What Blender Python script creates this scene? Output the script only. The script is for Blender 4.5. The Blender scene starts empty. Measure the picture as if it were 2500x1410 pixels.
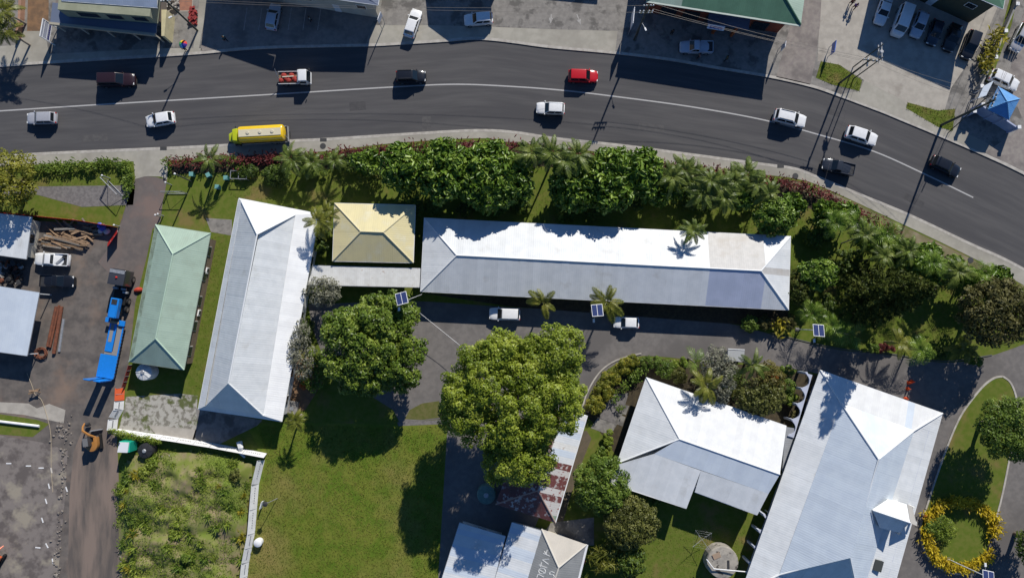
import bpy, bmesh, math, random
import numpy as np
from mathutils import Vector, Matrix
random.seed(7); RNG = np.random.default_rng(7)
SC = bpy.context.scene; COL = SC.collection
R = math.radians
# ---------------------------------------------------------------- camera, sky, sun, exposure
CAM_H = 100.0; F = 1640.0; TILT = math.atan(95.0 / F)
cam_d = bpy.data.cameras.new('camera'); cam = bpy.data.objects.new('camera', cam_d); COL.objects.link(cam)
cam.location = (0, 0, CAM_H); cam.rotation_euler = (TILT, 0, 0)
cam_d.sensor_width = 36.0; cam_d.lens = F / 2500 * 36.0; cam_d.clip_end = 3000; cam_d.clip_start = 1
SC.camera = cam
SUN_H = Vector((0.375, 0.927, 0)).normalized(); SUN_EL = R(32.5)
w = bpy.data.worlds.new('World'); SC.world = w; w.use_nodes = True
nt = w.node_tree; sky = nt.nodes.new('ShaderNodeTexSky'); sky.sky_type = 'NISHITA'; sky.sun_disc = False
sky.sun_elevation = SUN_EL; sky.sun_rotation = math.atan2(SUN_H.x, SUN_H.y)
sky.ozone_density = 10.0; sky.dust_density = 0.0; sky.air_density = 1.0
bg = nt.nodes['Background']; bg.inputs['Strength'].default_value = 0.082
nt.links.new(sky.outputs[0], bg.inputs[0])
sun_d = bpy.data.lights.new('sun', 'SUN'); sun_d.energy = 5.0; sun_d.angle = R(0.5); sun_d.color = (1, 0.955, 0.88)
sun = bpy.data.objects.new('sun', sun_d); COL.objects.link(sun)
sv = Vector((SUN_H.x * math.cos(SUN_EL), SUN_H.y * math.cos(SUN_EL), math.sin(SUN_EL)))
sun.rotation_euler = sv.to_track_quat('Z', 'Y').to_euler(); sun.location = (60, 150, 120)
SC.view_settings.view_transform = 'Standard'; SC.view_settings.look = 'None'
SC.view_settings.exposure = 0.10; SC.view_settings.gamma = 1.0

CT, ST = math.cos(TILT), math.sin(TILT)
def P(u, v, z=0.0):
    """where the ray of photo pixel (u, v) of the survey meets height z"""
    a, b = u - 1250.0, 705.0 - v
    dx, dy, dz = a, b * CT + F * ST, b * ST - F * CT
    s = (CAM_H - z) / -dz
    return Vector((dx * s, dy * s, z))
def head(px, hv):
    a = P(px[0], px[1]); b = P(px[0] + hv[0], px[1] + hv[1]); return math.atan2(b.y - a.y, b.x - a.x)

# ---------------------------------------------------------------- materials
MATS = {}
def mat(name, c, c2=None, sc=1.0, c3=None, sc3=0.15, rough=0.7, bump=0.0, bsc=20.0, metal=0.0, rnd=0.0, coord='pos', wave=None, spec=0.35, coat=0.0, amt=(0.35, 0.65), amt3=(0.45, 0.65), hue=0.0, alpha=None, trans=0.0, det=5, stretch=None):
    if name in MATS: return MATS[name]
    m = bpy.data.materials.new(name); m.use_nodes = True; MATS[name] = m
    n, l = m.node_tree.nodes, m.node_tree.links; p = n['Principled BSDF']
    p.inputs['Roughness'].default_value = rough; p.inputs['Metallic'].default_value = metal
    p.inputs['Specular IOR Level'].default_value = spec
    if coat: p.inputs['Coat Weight'].default_value = coat; p.inputs['Coat Roughness'].default_value = 0.08
    def C(x): return (x[0], x[1], x[2], 1)
    if coord == 'pos': g = n.new('ShaderNodeNewGeometry'); vec = g.outputs['Position']
    elif coord == 'uv': g = n.new('ShaderNodeTexCoord'); vec = g.outputs['UV']
    else: g = n.new('ShaderNodeTexCoord'); vec = g.outputs['Object']
    if stretch:
        mp = n.new('ShaderNodeMapping'); mp.inputs['Scale'].default_value = stretch; l.new(vec, mp.inputs['Vector']); vec = mp.outputs[0]
    col = None
    def noise(scale, d=det):
        t = n.new('ShaderNodeTexNoise'); t.inputs['Scale'].default_value = scale; t.inputs['Detail'].default_value = d
        t.inputs['Roughness'].default_value = 0.62
        l.new(vec, t.inputs['Vector']); return t
    def ramp(src, lo, hi):
        r = n.new('ShaderNodeMapRange'); r.inputs['From Min'].default_value = lo; r.inputs['From Max'].default_value = hi
        r.interpolation_type = 'SMOOTHSTEP'; l.new(src, r.inputs['Value']); return r.outputs['Result']
    def mix(f, a, b, mode='MIX'):
        x = n.new('ShaderNodeMix'); x.data_type = 'RGBA'; x.blend_type = mode
        if isinstance(f, float): x.inputs['Factor'].default_value = f
        else: l.new(f, x.inputs['Factor'])
        for s, k in ((a, 'A'), (b, 'B')):
            i = [q for q in x.inputs if q.name == k and q.type == 'RGBA'][0]
            if isinstance(s, tuple): i.default_value = s
            else: l.new(s, i)
        return [q for q in x.outputs if q.type == 'RGBA'][0]
    col = C(c)
    if c2: col = mix(ramp(noise(sc).outputs['Fac'], *amt), col, C(c2))
    if c3: col = mix(ramp(noise(sc3, 4).outputs['Fac'], *amt3), col, C(c3))
    if rnd or hue:
        o = n.new('ShaderNodeObjectInfo'); h = n.new('ShaderNodeHueSaturation')
        mr = n.new('ShaderNodeMapRange'); mr.inputs['To Min'].default_value = 1 - rnd; mr.inputs['To Max'].default_value = 1 + rnd
        l.new(o.outputs['Random'], mr.inputs['Value']); l.new(mr.outputs[0], h.inputs['Value'])
        if isinstance(col, tuple): h.inputs['Color'].default_value = col
        else: l.new(col, h.inputs['Color'])
        col = h.outputs[0]
    if isinstance(col, tuple): p.inputs['Base Color'].default_value = col
    else: l.new(col, p.inputs['Base Color'])
    hgt = None
    if bump: hgt = noise(bsc, 6).outputs['Fac']
    if bump or wave:
        bn = n.new('ShaderNodeBump')
        if wave:
            wv = n.new('ShaderNodeTexWave'); wv.wave_type = 'BANDS'; wv.bands_direction = 'X'
            wv.inputs['Scale'].default_value = wave[0]; wv.inputs['Distortion'].default_value = 0
            l.new(vec, wv.inputs['Vector'])
            bn.inputs['Strength'].default_value = wave[1]; bn.inputs['Distance'].default_value = wave[2]
            l.new(wv.outputs['Fac'], bn.inputs['Height'])
        else:
            bn.inputs['Strength'].default_value = min(1, bump * 3); bn.inputs['Distance'].default_value = bump * 0.3
            l.new(hgt, bn.inputs['Height'])
        l.new(bn.outputs[0], p.inputs['Normal'])
    if trans: p.inputs['Transmission Weight'].default_value = trans
    if alpha is not None:
        p.inputs['Alpha'].default_value = alpha
    return m
def leafmat(name, dark, mid, light, rough=0.5, tr=0.28, sc=0.5, spec=0.28):
    """leaf colour varies from leaf to leaf (random per island) and softly through the crown"""
    if name in MATS: return MATS[name]
    m = bpy.data.materials.new(name); m.use_nodes = True; MATS[name] = m
    n, l = m.node_tree.nodes, m.node_tree.links; p = n['Principled BSDF']
    g = n.new('ShaderNodeNewGeometry'); t = n.new('ShaderNodeTexNoise'); t.inputs['Scale'].default_value = sc
    l.new(g.outputs['Position'], t.inputs['Vector'])
    a = n.new('ShaderNodeMath'); a.operation = 'MULTIPLY_ADD'; a.inputs[1].default_value = 0.55
    l.new(g.outputs['Random Per Island'], a.inputs[0])
    b = n.new('ShaderNodeMath'); b.operation = 'MULTIPLY_ADD'; b.inputs[1].default_value = 1.5; b.inputs[2].default_value = -0.52
    l.new(t.outputs['Fac'], b.inputs[0]); l.new(b.outputs[0], a.inputs[2])
    r = n.new('ShaderNodeValToRGB'); e = r.color_ramp.elements
    e[0].position = 0.1; e[0].color = (*dark, 1); e[1].position = 0.95; e[1].color = (*light, 1)
    k = e.new(0.5); k.color = (*mid, 1)
    l.new(a.outputs[0], r.inputs['Fac']); l.new(r.outputs[0], p.inputs['Base Color'])
    p.inputs['Roughness'].default_value = rough; p.inputs['Specular IOR Level'].default_value = spec
    ts = n.new('ShaderNodeBsdfTranslucent'); l.new(r.outputs[0], ts.inputs['Color'])
    mx = n.new('ShaderNodeMixShader'); mx.inputs[0].default_value = tr
    l.new(p.outputs[0], mx.inputs[1]); l.new(ts.outputs[0], mx.inputs[2])
    l.new(mx.outputs[0], n['Material Output'].inputs['Surface'])
    return m
def paint(name, c, metal=0.0): return mat('paint_' + name, c, rough=0.28, coat=0.7, metal=metal, spec=0.5, coord='obj', c2=tuple(x * 0.93 for x in c), sc=3.0)
ASPH = mat('asphalt', (.072, .070, .072), (.096, .092, .092), 1.1, (.066, .064, .067), .35, rough=.88, coord='uv', stretch=(.10, 1.0, 1.0), amt=(.3, .72), det=8)
ASPH2 = mat('driveway_asphalt', (.148, .136, .127), (.182, .166, .154), 1.3, (.122, .112, .106), .12, rough=.9, bump=.04, bsc=25)
CONC = mat('concrete_path', (.33, .31, .26), (.385, .36, .305), .7, (.28, .26, .22), .12, rough=.88, bump=.02, bsc=20)
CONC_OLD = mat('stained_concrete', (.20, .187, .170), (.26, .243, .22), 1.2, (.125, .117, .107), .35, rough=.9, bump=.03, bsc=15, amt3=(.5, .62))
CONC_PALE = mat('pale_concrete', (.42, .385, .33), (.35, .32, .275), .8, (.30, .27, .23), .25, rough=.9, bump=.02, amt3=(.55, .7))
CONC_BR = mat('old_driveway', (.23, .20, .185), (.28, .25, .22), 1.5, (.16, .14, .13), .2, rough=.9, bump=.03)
KERB = mat('kerb_concrete', (.47, .44, .39), (.36, .33, .29), 1.2, rough=.85, bump=.03)
DIRT = mat('yard_dirt', (.165, .142, .124), (.092, .082, .076), .55, (.225, .16, .12), .13, rough=.95, bump=.08, bsc=9, amt=(.3, .7), amt3=(.5, .75))
DIRT_DARK = mat('gravel_drive', (.155, .13, .118), (.12, .105, .10), .8, (.19, .14, .12), .2, rough=.95, bump=.06, bsc=12)
DIRT_LIGHT = mat('graded_ground', (.205, .178, .16), (.115, .098, .09), .45, (.29, .255, .20), .2, rough=.95, bump=.09, bsc=6, amt=(.44, .60), amt3=(.54, .66), det=8)
EARTH = mat('bare_earth', (.24, .14, .075), (.16, .10, .06), 1.2, rough=.95, bump=.08)
GRASS = mat('lawn_grass', (.095, .155, .016), (.155, .18, .028), .45, (.235, .195, .062), .075, rough=.95, bump=.10, bsc=14, spec=.1, amt3=(.45, .72))
GRASS2 = mat('garden_grass', (.095, .135, .018), (.13, .15, .03), 1.3, (.18, .145, .05), .22, rough=.95, bump=.10, bsc=14, spec=.1, amt3=(.52, .7))
GRAVEL = mat('grey_gravel', (.20, .185, .175), (.14, .13, .125), 2.5, rough=.95, bump=.08, bsc=20)
MOSSY = mat('mossy_slab', (.40, .38, .33), (.20, .185, .15), 1.6, (.10, .115, .04), .42, rough=.95, bump=.06, amt=(.45, .6), amt3=(.54, .64))
WHITE = mat('white_paint', (.78, .78, .77), (.70, .70, .69), 2, rough=.6)
LINE = mat('road_line', (.42, .41, .40), (.25, .245, .24), 5, rough=.7, amt=(.5, .8))
BLACK = mat('black_rubber', (.012, .012, .013), rough=.75, coord='obj')
DARK = mat('dark_steel', (.03, .03, .033), (.05, .05, .05), 3, rough=.5, coord='obj')
GLASS = mat('vehicle_glass', (.008, .012, .016), rough=.06, spec=.6, coord='obj')
PANE = mat('window_glass', (.02, .028, .034), rough=.08, spec=.6)
CHROME = mat('wheel_metal', (.45, .45, .46), rough=.3, metal=.9, coord='obj')
LAMPG = mat('lamp_lens', (.75, .75, .72), rough=.12, coord='obj')
TAILG = mat('tail_lens', (.35, .01, .012), rough=.15, coord='obj')
STEEL = mat('galvanised_steel', (.42, .43, .44), (.32, .33, .34), 3, rough=.45, metal=.4, coord='obj')
POLEM = mat('pole_timber', (.055, .062, .05), (.085, .085, .07), 2, rough=.85, coord='obj')
WOOD = mat('sawn_timber', (.33, .22, .135), (.24, .155, .09), 4, rough=.9, rnd=.35, coord='obj')
BARK = mat('bark', (.12, .09, .065), (.19, .155, .12), 3, rough=.95, bump=.1, bsc=12, coord='obj')
PBARK = mat('palm_bark', (.20, .175, .145), (.28, .25, .21), 3, rough=.95, coord='obj')
RUSTM = mat('rusted_steel', (.21, .075, .04), (.13, .05, .03), 3, rough=.9, coord='obj')
def iron(name, c, c2=None, c3=None, sc=.5, sc3=.25, rough=.5, rnd=.03, amt=(.35, .65), amt3=(.5, .68), wave=(1.0, .14, .04)):
    return mat(name, c, c2, sc, c3, sc3, rough=rough, rnd=rnd, wave=wave, coord='uv', amt=amt, amt3=amt3, spec=.45)
IRON_W = iron('white_roof_iron', (.68, .695, .695), (.62, .64, .645), (.56, .565, .55), rnd=.045, sc=.8, sc3=.35, amt3=(.56, .74))
IRON_G = iron('dull_grey_roof_iron', (.49, .475, .45), (.44, .43, .41), (.40, .37, .33), sc=1.5)
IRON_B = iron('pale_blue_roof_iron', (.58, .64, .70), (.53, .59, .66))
IRON_GREEN = iron('pale_green_roof_iron', (.345, .445, .355), (.315, .41, .325), (.31, .385, .305))
IRON_GREEN_L = iron('dusty_green_roof_iron', (.27, .35, .26), (.17, .20, .14), (.32, .43, .33), sc=1.2)
IRON_YEL = iron('cream_yellow_roof_iron', (.66, .58, .32), (.61, .54, .31), (.67, .63, .45))
IRON_RED = iron('flaking_red_roof_iron', (.145, .05, .043), (.42, .39, .37), (.10, .042, .035), sc=1.6, sc3=.4, amt=(.52, .60))
IRON_FLAKE = iron('flaked_white_roof_iron', (.52, .50, .47), (.25, .06, .05), sc=2.2, amt=(.56, .64))
IRON_DG = iron('deep_green_roof_iron', (.085, .19, .12), (.07, .16, .10))
IRON_DKG = iron('weathered_grey_roof_iron', (.27, .275, .27), (.23, .235, .23))
IRON_BEIGE = iron('beige_roof_iron', (.46, .425, .37), (.42, .39, .34))
IRON_RW = iron('stained_white_roof_iron', (.74, .735, .70), (.66, .65, .61), (.40, .27, .17), sc=1.0, sc3=.6, amt3=(.60, .72))
IRON_BLUE = iron('sky_blue_roof_iron', (.10, .30, .62), (.085, .26, .56), wave=(1.6, .6, .06))
IRON_SLATE = iron('slate_blue_roof_iron', (.14, .17, .24), (.12, .145, .21))

# ---------------------------------------------------------------- object helpers
def tag(o, label=None, cat=None, group=None, kind=None):
    if label: o['label'] = label
    if cat: o['category'] = cat
    if group: o['group'] = group
    if kind: o['kind'] = kind
    return o
def empty(name, loc=(0, 0, 0), rz=0.0, label=None, cat=None, group=None):
    o = bpy.data.objects.new(name, None); COL.objects.link(o); o.location = loc; o.rotation_euler = (0, 0, rz)
    o.empty_display_size = .3
    return tag(o, label, cat, group)
def link(name, me, parent=None, loc=None, rz=None):
    o = bpy.data.objects.new(name, me); COL.objects.link(o); o.parent = parent
    if loc is not None: o.location = loc
    if rz is not None: o.rotation_euler = (0, 0, rz)
    return o
def copy_tree(o, parent=None):
    c = o.copy(); COL.objects.link(c); c.parent = parent
    for ch in list(o.children): copy_tree(ch, c)
    return c
class MB:
    def __init__(s): s.v = []; s.f = []; s.uv = None
    def add(s, vs, fs):
        k = len(s.v); s.v += [tuple(x) for x in vs]; s.f += [tuple(i + k for i in f) for f in fs]; return s
    def box(s, c, d, rz=0.0, M=None):
        x, y, z = d[0] / 2, d[1] / 2, d[2] / 2; ca, sa = math.cos(rz), math.sin(rz); vs = []
        for k in (-z, z):
            for (a, b) in ((-x, -y), (x, -y), (x, y), (-x, y)):
                q = Vector((a * ca - b * sa, a * sa + b * ca, k))
                if M is not None: q = M @ Vector((a, b, k))
                vs.append((c[0] + q.x, c[1] + q.y, c[2] + q.z))
        return s.add(vs, [(3, 2, 1, 0), (4, 5, 6, 7), (0, 1, 5, 4), (1, 2, 6, 5), (2, 3, 7, 6), (3, 0, 4, 7)])
    def bar(s, a, b, wd, ht):
        """rectangular bar from a to b"""
        a, b = Vector(a), Vector(b); d = (b - a); L = d.length
        if L < 1e-6: return s
        q = d.to_track_quat('X', 'Z').to_matrix(); return s.box((a + b) / 2, (L, wd, ht), M=q)
    def tube(s, a, b, r0, r1=None, n=8, cap=True):
        return s.path([a, b], [r0, r0 if r1 is None else r1], n, cap)
    def path(s, pts, rad, n=8, cap=True):
        pts = [Vector(p) for p in pts]; rings = []
        if not isinstance(rad, (list, tuple)): rad = [rad] * len(pts)
        for i, p in enumerate(pts):
            d = (pts[min(i + 1, len(pts) - 1)] - pts[max(i - 1, 0)]).normalized()
            ref = Vector((0, 0, 1)) if abs(d.z) < .9 else Vector((1, 0, 0))
            u = d.cross(ref).normalized(); v = d.cross(u)
            rings.append([p + (u * math.cos(2 * math.pi * k / n) + v * math.sin(2 * math.pi * k / n)) * rad[i] for k in range(n)])
        return s.loft(rings, cap)
    def loft(s, rings, cap=True):
        n = len(rings[0]); vs = [q for r in rings for q in r]; fs = []
        for i in range(len(rings) - 1):
            for k in range(n):
                a, b = i * n + k, i * n + (k + 1) % n; fs.append((a, b, b + n, a + n))
        if cap: fs.append(tuple(range(n - 1, -1, -1))); fs.append(tuple(range((len(rings) - 1) * n, len(rings) * n)))
        return s.add(vs, fs)
    def lathe(s, c, prof, n=20):
        return s.loft([[(c[0] + r * math.cos(2 * math.pi * k / n), c[1] + r * math.sin(2 * math.pi * k / n), c[2] + z) for k in range(n)] for r, z in prof])
    def prism(s, pts, z0, z1):
        n = len(pts); vs = [(p[0], p[1], z0 if len(p) < 3 or z0 is not None else p[2]) for p in pts] + [(p[0], p[1], z1) for p in pts]
        fs = [tuple(range(n - 1, -1, -1)), tuple(range(n, 2 * n))] + [(i, (i + 1) % n, n + (i + 1) % n, n + i) for i in range(n)]
        return s.add(vs, fs)
    def face(s, pts): return s.add(pts, [tuple(range(len(pts)))])
    def plate(s, pts, th):
        """polygon with thickness th below it"""
        n = len(pts); lo = [(p[0], p[1], p[2] - th) for p in pts]
        return s.add([tuple(p) for p in pts] + lo, [tuple(range(n)), tuple(range(2 * n - 1, n - 1, -1))] + [(i, n + i, n + (i + 1) % n, (i + 1) % n) for i in range(n)])
    def mesh(s, name, m=None, smooth=False, bevel=0, seg=2, fix=True):
        me = bpy.data.meshes.new(name); me.from_pydata(s.v, [], s.f)
        bm = bmesh.new(); bm.from_mesh(me)
        if fix: bmesh.ops.recalc_face_normals(bm, faces=bm.faces)
        if bevel:
            es = [e for e in bm.edges if len(e.link_faces) == 2 and e.calc_face_angle(0) > .35]
            bmesh.ops.bevel(bm, geom=es, offset=bevel, segments=seg, profile=.6, affect='EDGES', clamp_overlap=True)
        bm.to_mesh(me); bm.free()
        if smooth:
            me.polygons.foreach_set('use_smooth', [True] * len(me.polygons))
            try: me.set_sharp_from_angle(angle=R(38))
            except Exception: pass
        if m: me.materials.append(m)
        return me
    def build(s, name, m, parent=None, world=True, **k):
        if parent is not None and world:
            rt = parent
            while rt.parent: rt = rt.parent
            o = rt.location; s.v = [(x - o.x, y - o.y, z - o.z) for x, y, z in s.v]
        return link(name, s.mesh(name, m, **k), parent)
    def local(s, name, m, parent, **k): return s.build(name, m, parent, world=False, **k)
def pip(x, y, poly):
    c = False; n = len(poly)
    for i in range(n):
        a, b = poly[i], poly[i - 1]
        if (a[1] > y) != (b[1] > y) and x < (b[0] - a[0]) * (y - a[1]) / (b[1] - a[1]) + a[0]: c = not c
    return c
def Ps(pts, z=0.0): return [P(u, v, z) for u, v in pts]
def smooth_px(pts, n=6):
    """Catmull-Rom through photo points"""
    out = []; q = [pts[0]] + list(pts) + [pts[-1]]
    for i in range(1, len(q) - 2):
        for k in range(n):
            t = k / n; r = []
            for d in (0, 1):
                a, b, c, e = q[i - 1][d], q[i][d], q[i + 1][d], q[i + 2][d]
                r.append(.5 * (2 * b + (c - a) * t + (2 * a - 5 * b + 4 * c - e) * t * t + (-a + 3 * b - 3 * c + e) * t ** 3))
            out.append(tuple(r))
    return out + [tuple(pts[-1])]
def sheet(name, px, z, m, lift=True, kind='structure'):
    b = MB(); b.face([tuple(P(u, v, z)) for u, v in px]); me = b.mesh(name, m)
    if me.polygons[0].normal.z < 0: me.flip_normals()
    return tag(link(name, me), kind=kind)
def slab(name, px, z0, z1, m, **k):
    return tag(MB().prism([P(u, v, 0) for u, v in px], z0, z1).build(name, m, **k), kind='structure')
def strip(name, px, wd, z0, z1, m, kind='structure'):
    """ribbon of width wd (metres) along photo points"""
    c = [P(u, v, 0) for u, v in px]; Lp, Rp = [], []
    for i, p in enumerate(c):
        d = (c[min(i + 1, len(c) - 1)] - c[max(i - 1, 0)]).normalized(); nrm = Vector((-d.y, d.x, 0)) * wd / 2
        Lp.append(p + nrm); Rp.append(p - nrm)
    b = MB(); n = len(c)
    vs = []
    for p, q in zip(Lp, Rp): vs += [(p.x, p.y, z0), (q.x, q.y, z0), (q.x, q.y, z1), (p.x, p.y, z1)]
    fs = []
    for i in range(n - 1):
        a = i * 4; fs += [(a + k, a + (k + 1) % 4, a + 4 + (k + 1) % 4, a + 4 + k) for k in range(4)]
    fs += [(0, 1, 2, 3), tuple(n * 4 - 4 + k for k in (3, 2, 1, 0))]
    b.add(vs, fs); o = b.build(name, m)
    return tag(o, kind=kind) if kind else o
# ---------------------------------------------------------------- ground, road, footpaths
g = MB(); g.face([(-420, -380, -.06), (420, -380, -.06), (420, 480, -.06), (-420, 480, -.06)]); tag(g.build('ground', GRASS), kind='structure')
UP = [(-260, 176), (0, 162), (100, 155), (400, 137), (500, 130), (640, 118), (896, 112), (960, 109), (1086, 101), (1150, 96), (1200, 98), (1260, 105), (1342, 116), (1505, 131), (1635, 147), (1750, 167), (1877, 188), (1979, 211), (2050, 235), (2149, 272), (2200, 293), (2313, 340), (2405, 380), (2500, 425), (2760, 560)]
LO = [(-260, 396), (0, 381), (136, 373), (391, 362), (555, 354), (698, 344), (804, 339), (994, 327), (1165, 318), (1260, 323), (1352, 337), (1512, 354), (1665, 374), (1860, 400), (1938, 411), (1996, 432), (2105, 477), (2221, 525), (2371, 596), (2456, 634), (2560, 692), (2760, 810)]
FP = [(-260, 420), (0, 407), (88, 402), (296, 395), (412, 393), (555, 388), (695, 376), (811, 368), (960, 350), (1165, 338), (1240, 347), (1444, 369), (1648, 402), (1860, 426), (1945, 437), (2010, 458), (2200, 546), (2371, 628), (2500, 697), (2560, 735), (2760, 855)]
CL = [(-260, 287), (0, 271), (235, 256), (640, 232), (954, 213), (1114, 206), (1260, 212), (1376, 221), (1488, 234), (1682, 260), (1860, 292), (1996, 328), (2132, 369), (2258, 425), (2376, 482)]
UPs, LOs, FPs, CLs = smooth_px(UP), smooth_px(LO), smooth_px(FP), smooth_px(CL)
def resample(q, n):
    d = [0]
    for s_, t_ in zip(q, q[1:]): d.append(d[-1] + math.hypot(t_[0] - s_[0], t_[1] - s_[1]))
    return [(float(np.interp(x, d, [p[0] for p in q])), float(np.interp(x, d, [p[1] for p in q]))) for x in np.linspace(0, d[-1], n)]
ua, la = resample(UPs, 130), resample(LOs, 130); rm = bpy.data.meshes.new('road'); rv = []; ruv = []; s_ = 0; K = 8
for i in range(130):
    p, q = P(*ua[i]), P(*la[i])
    if i: s_ += (p - P(*ua[i - 1])).length
    for k in range(K + 1): rv.append(tuple(p.lerp(q, k / K))); ruv.append((s_, 16.0 * k / K))
rm.from_pydata(rv, [], [(i * (K + 1) + k + K + 1, i * (K + 1) + k + K + 2, i * (K + 1) + k + 1, i * (K + 1) + k) for i in range(129) for k in range(K)])
if rm.polygons[0].normal.z < 0: rm.flip_normals()
rl = rm.uv_layers.new(name='UVMap')
for lp in rm.loops: rl.data[lp.index].uv = ruv[lp.vertex_index]
rm.materials.append(ASPH); tag(link('road', rm), kind='structure')
cl = strip('centre_line', CLs, .2, .002, .008, LINE)
strip('kerb', [(u, v - 1) for u, v in UPs], .42, -.05, .125, KERB)
strip('kerb', [(u, v + 1) for u, v in LOs], .42, -.05, .125, KERB)
slab('footpath', [(u, v + 4) for u, v in LOs] + FPs[::-1], -.05, .115, CONC)
for i, (px_, m_) in enumerate((([(852, 250), (892, 247), (894, 268), (854, 271)], 'a'), ([(1560, 300), (1622, 306), (1620, 322), (1558, 316)], 'b'), ([(2210, 470), (2258, 494), (2252, 508), (2204, 484)], 'a'), ([(200, 330), (262, 326), (263, 343), (201, 347)], 'b'), ([(1030, 285), (1052, 284), (1053, 322), (1031, 323)], 'b'), ([(2020, 262), (2050, 272), (2046, 286), (2016, 276)], 'a'))):
    sheet('road_patch', px_, .004, mat('road_patch_' + m_, (.060, .058, .060) if m_ == 'a' else (.098, .094, .092), (.075, .072, .073), 1.5, rough=.9, bump=.03, bsc=25))
# north side forecourts
N = [(u, v - 4) for u, v in UPs]
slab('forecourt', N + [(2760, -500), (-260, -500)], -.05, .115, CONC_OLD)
def over(name, px, m, z=.119): return sheet(name, px, z, m)
over('footpath', [(-260, 172), (0, 158), (44, 156), (105, 150), (400, 133), (492, 127), (492, 118), (400, 118), (120, 132), (108, 76), (48, 76), (44, 110), (-260, 130)], CONC)
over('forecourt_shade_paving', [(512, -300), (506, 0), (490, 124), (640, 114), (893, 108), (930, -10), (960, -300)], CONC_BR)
over('footpath', [(484, 126), (508, 0), (512, -60), (490, -60), (482, 60), (470, 128)], CONC, .123)
over('footpath', [(898, 108), (960, 105), (1086, 97), (1150, 92), (1200, 94), (1260, 101), (1342, 112), (1502, 127), (1508, 76), (1350, 72), (1200, 66), (1060, 62), (915, 62)], CONC, .123)
over('dirt_verge', [(70, -80), (120, -80), (118, 76), (66, 76)], EARTH, .125)
over('driveway', [(1895, 188), (1978, 207), (1990, 150), (2002, 60), (2010, -80), (1950, -80), (1930, 60)], CONC_BR, .125)
over('car_park', [(2012, -80), (2000, 60), (1996, 150), (2052, 160), (2110, 196), (2210, 258), (2300, 290), (2322, 215), (2400, 100), (2478, -80)], CONC_PALE, .122)
over('footpath', [(2050, 231), (2149, 268), (2200, 289), (2313, 336), (2405, 376), (2412, 350), (2320, 305), (2216, 262), (2206, 246), (2110, 196), (2098, 222)], CONC, .127)
over('grass_verge', [(1992, 190), (2004, 150), (2048, 158), (2105, 196), (2098, 222), (2030, 206)], GRASS2, .131)
over('grass_verge', [(2216, 250), (2290, 270), (2332, 266), (2326, 320), (2290, 310), (2212, 264)], GRASS2, .131)
over('side_road', [(2404, 372), (2500, 421), (2760, 556), (2760, -80), (2530, -80), (2490, 60), (2460, 200), (2500, 300), (2470, 330)], CONC_BR, .121)
over('grass_verge', [(2486, -80), (2500, -80), (2470, 60), (2436, 150), (2420, 200), (2405, 200), (2424, 150)], GRASS2, .133)
# painted arrows
ARW = mat('worn_white_paint', (.42, .41, .38), (.30, .28, .26), 6, rough=.8)
def arrow(a, b):
    a, b = P(*a), P(*b); d = (b - a).normalized(); n_ = Vector((-d.y, d.x, 0)); k = b - d * .9
    pts = [a + n_ * .09, k + n_ * .09, k + n_ * .34, b, k - n_ * .34, k - n_ * .09, a - n_ * .09]
    m_ = MB().face([(p.x, p.y, .129) for p in pts]).mesh('painted_arrow', ARW)
    if m_.polygons[0].normal.z < 0: m_.flip_normals()
    tag(link('painted_arrow', m_), kind='structure')
arrow((1346, 36), (1344, 59)); arrow((1408, 36), (1418, 62))
for i, x in enumerate((604, 640, 676, 712, 748, 784)): strip('parking_line', [(x, 20 + (i % 2)), (x - 8, 75)], .1, .115, .124, ARW)
# south side: gardens and yards
SG = [(u, v + 0) for u, v in FPs]
slab('garden_lawn', SG + [(2760, 1800), (-260, 1800)], -.05, .10, GRASS2)
def ov(name, px, m, k=0): return sheet(name, px, .104 + .004 * k, m)
ov('lawn', [(600, 1036), (690, 1030), (975, 1036), (1093, 1030), (1070, 1420), (1060, 1600), (560, 1600), (596, 1410), (628, 1200), (645, 1112)], GRASS, 0)
ASP = smooth_px([(752, 742), (900, 738), (1025, 735), (1250, 750), (1500, 762), (1780, 790), (1880, 815), (2040, 852), (2160, 864), (2300, 884), (2420, 868), (2600, 800)], 4) + [(2650, 1600), (2120, 1600), (2180, 1100), (2080, 1000), (2000, 912)] + smooth_px([(1960, 905), (1900, 893), (1800, 884), (1700, 878), (1570, 868), (1510, 885), (1470, 915), (1440, 960), (1425, 1012)], 4) + [(1400, 1060), (1380, 1110), (1300, 1300), (1240, 1600), (1060, 1600), (1070, 1410), (1093, 1030), (1085, 1022), (975, 1030), (960, 1000), (800, 900), (762, 800)]
ov('driveway', ASP, ASPH2, 1)
ov('gravel_path', [(970, 1030), (1090, 1023), (1094, 1034), (972, 1039)], GRAVEL, 2)
ov('grass_patch', [(988, 1022), (1000, 1000), (1030, 984), (1072, 978), (1078, 1018), (1030, 1024)], mat('dry_grass', (.14, .13, .05), (.10, .11, .03), 1.5, rough=.95, bump=.08, spec=.1), 2)
YARD = [(-260, 530), (70, 536), (290, 556), (318, 470), (330, 436), (408, 436), (400, 470), (392, 540), (372, 560), (360, 620), (330, 740), (315, 880), (300, 960), (285, 1055), (288, 1120), (300, 1420), (300, 1600), (-260, 1600)]
ov('yard', YARD, DIRT, 1)
ov('gravel_drive', [(330, 436), (352, 430), (380, 432), (408, 440), (400, 480), (388, 540), (372, 560), (355, 640), (330, 740), (290, 690), (240, 640), (290, 570), (308, 500)], DIRT_DARK, 2)
ov('building_pad', [(-260, 1050), (0, 1062), (120, 1082), (165, 1100), (160, 1200), (140, 1420), (130, 1600), (-260, 1600)], DIRT_LIGHT, 2)
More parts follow.
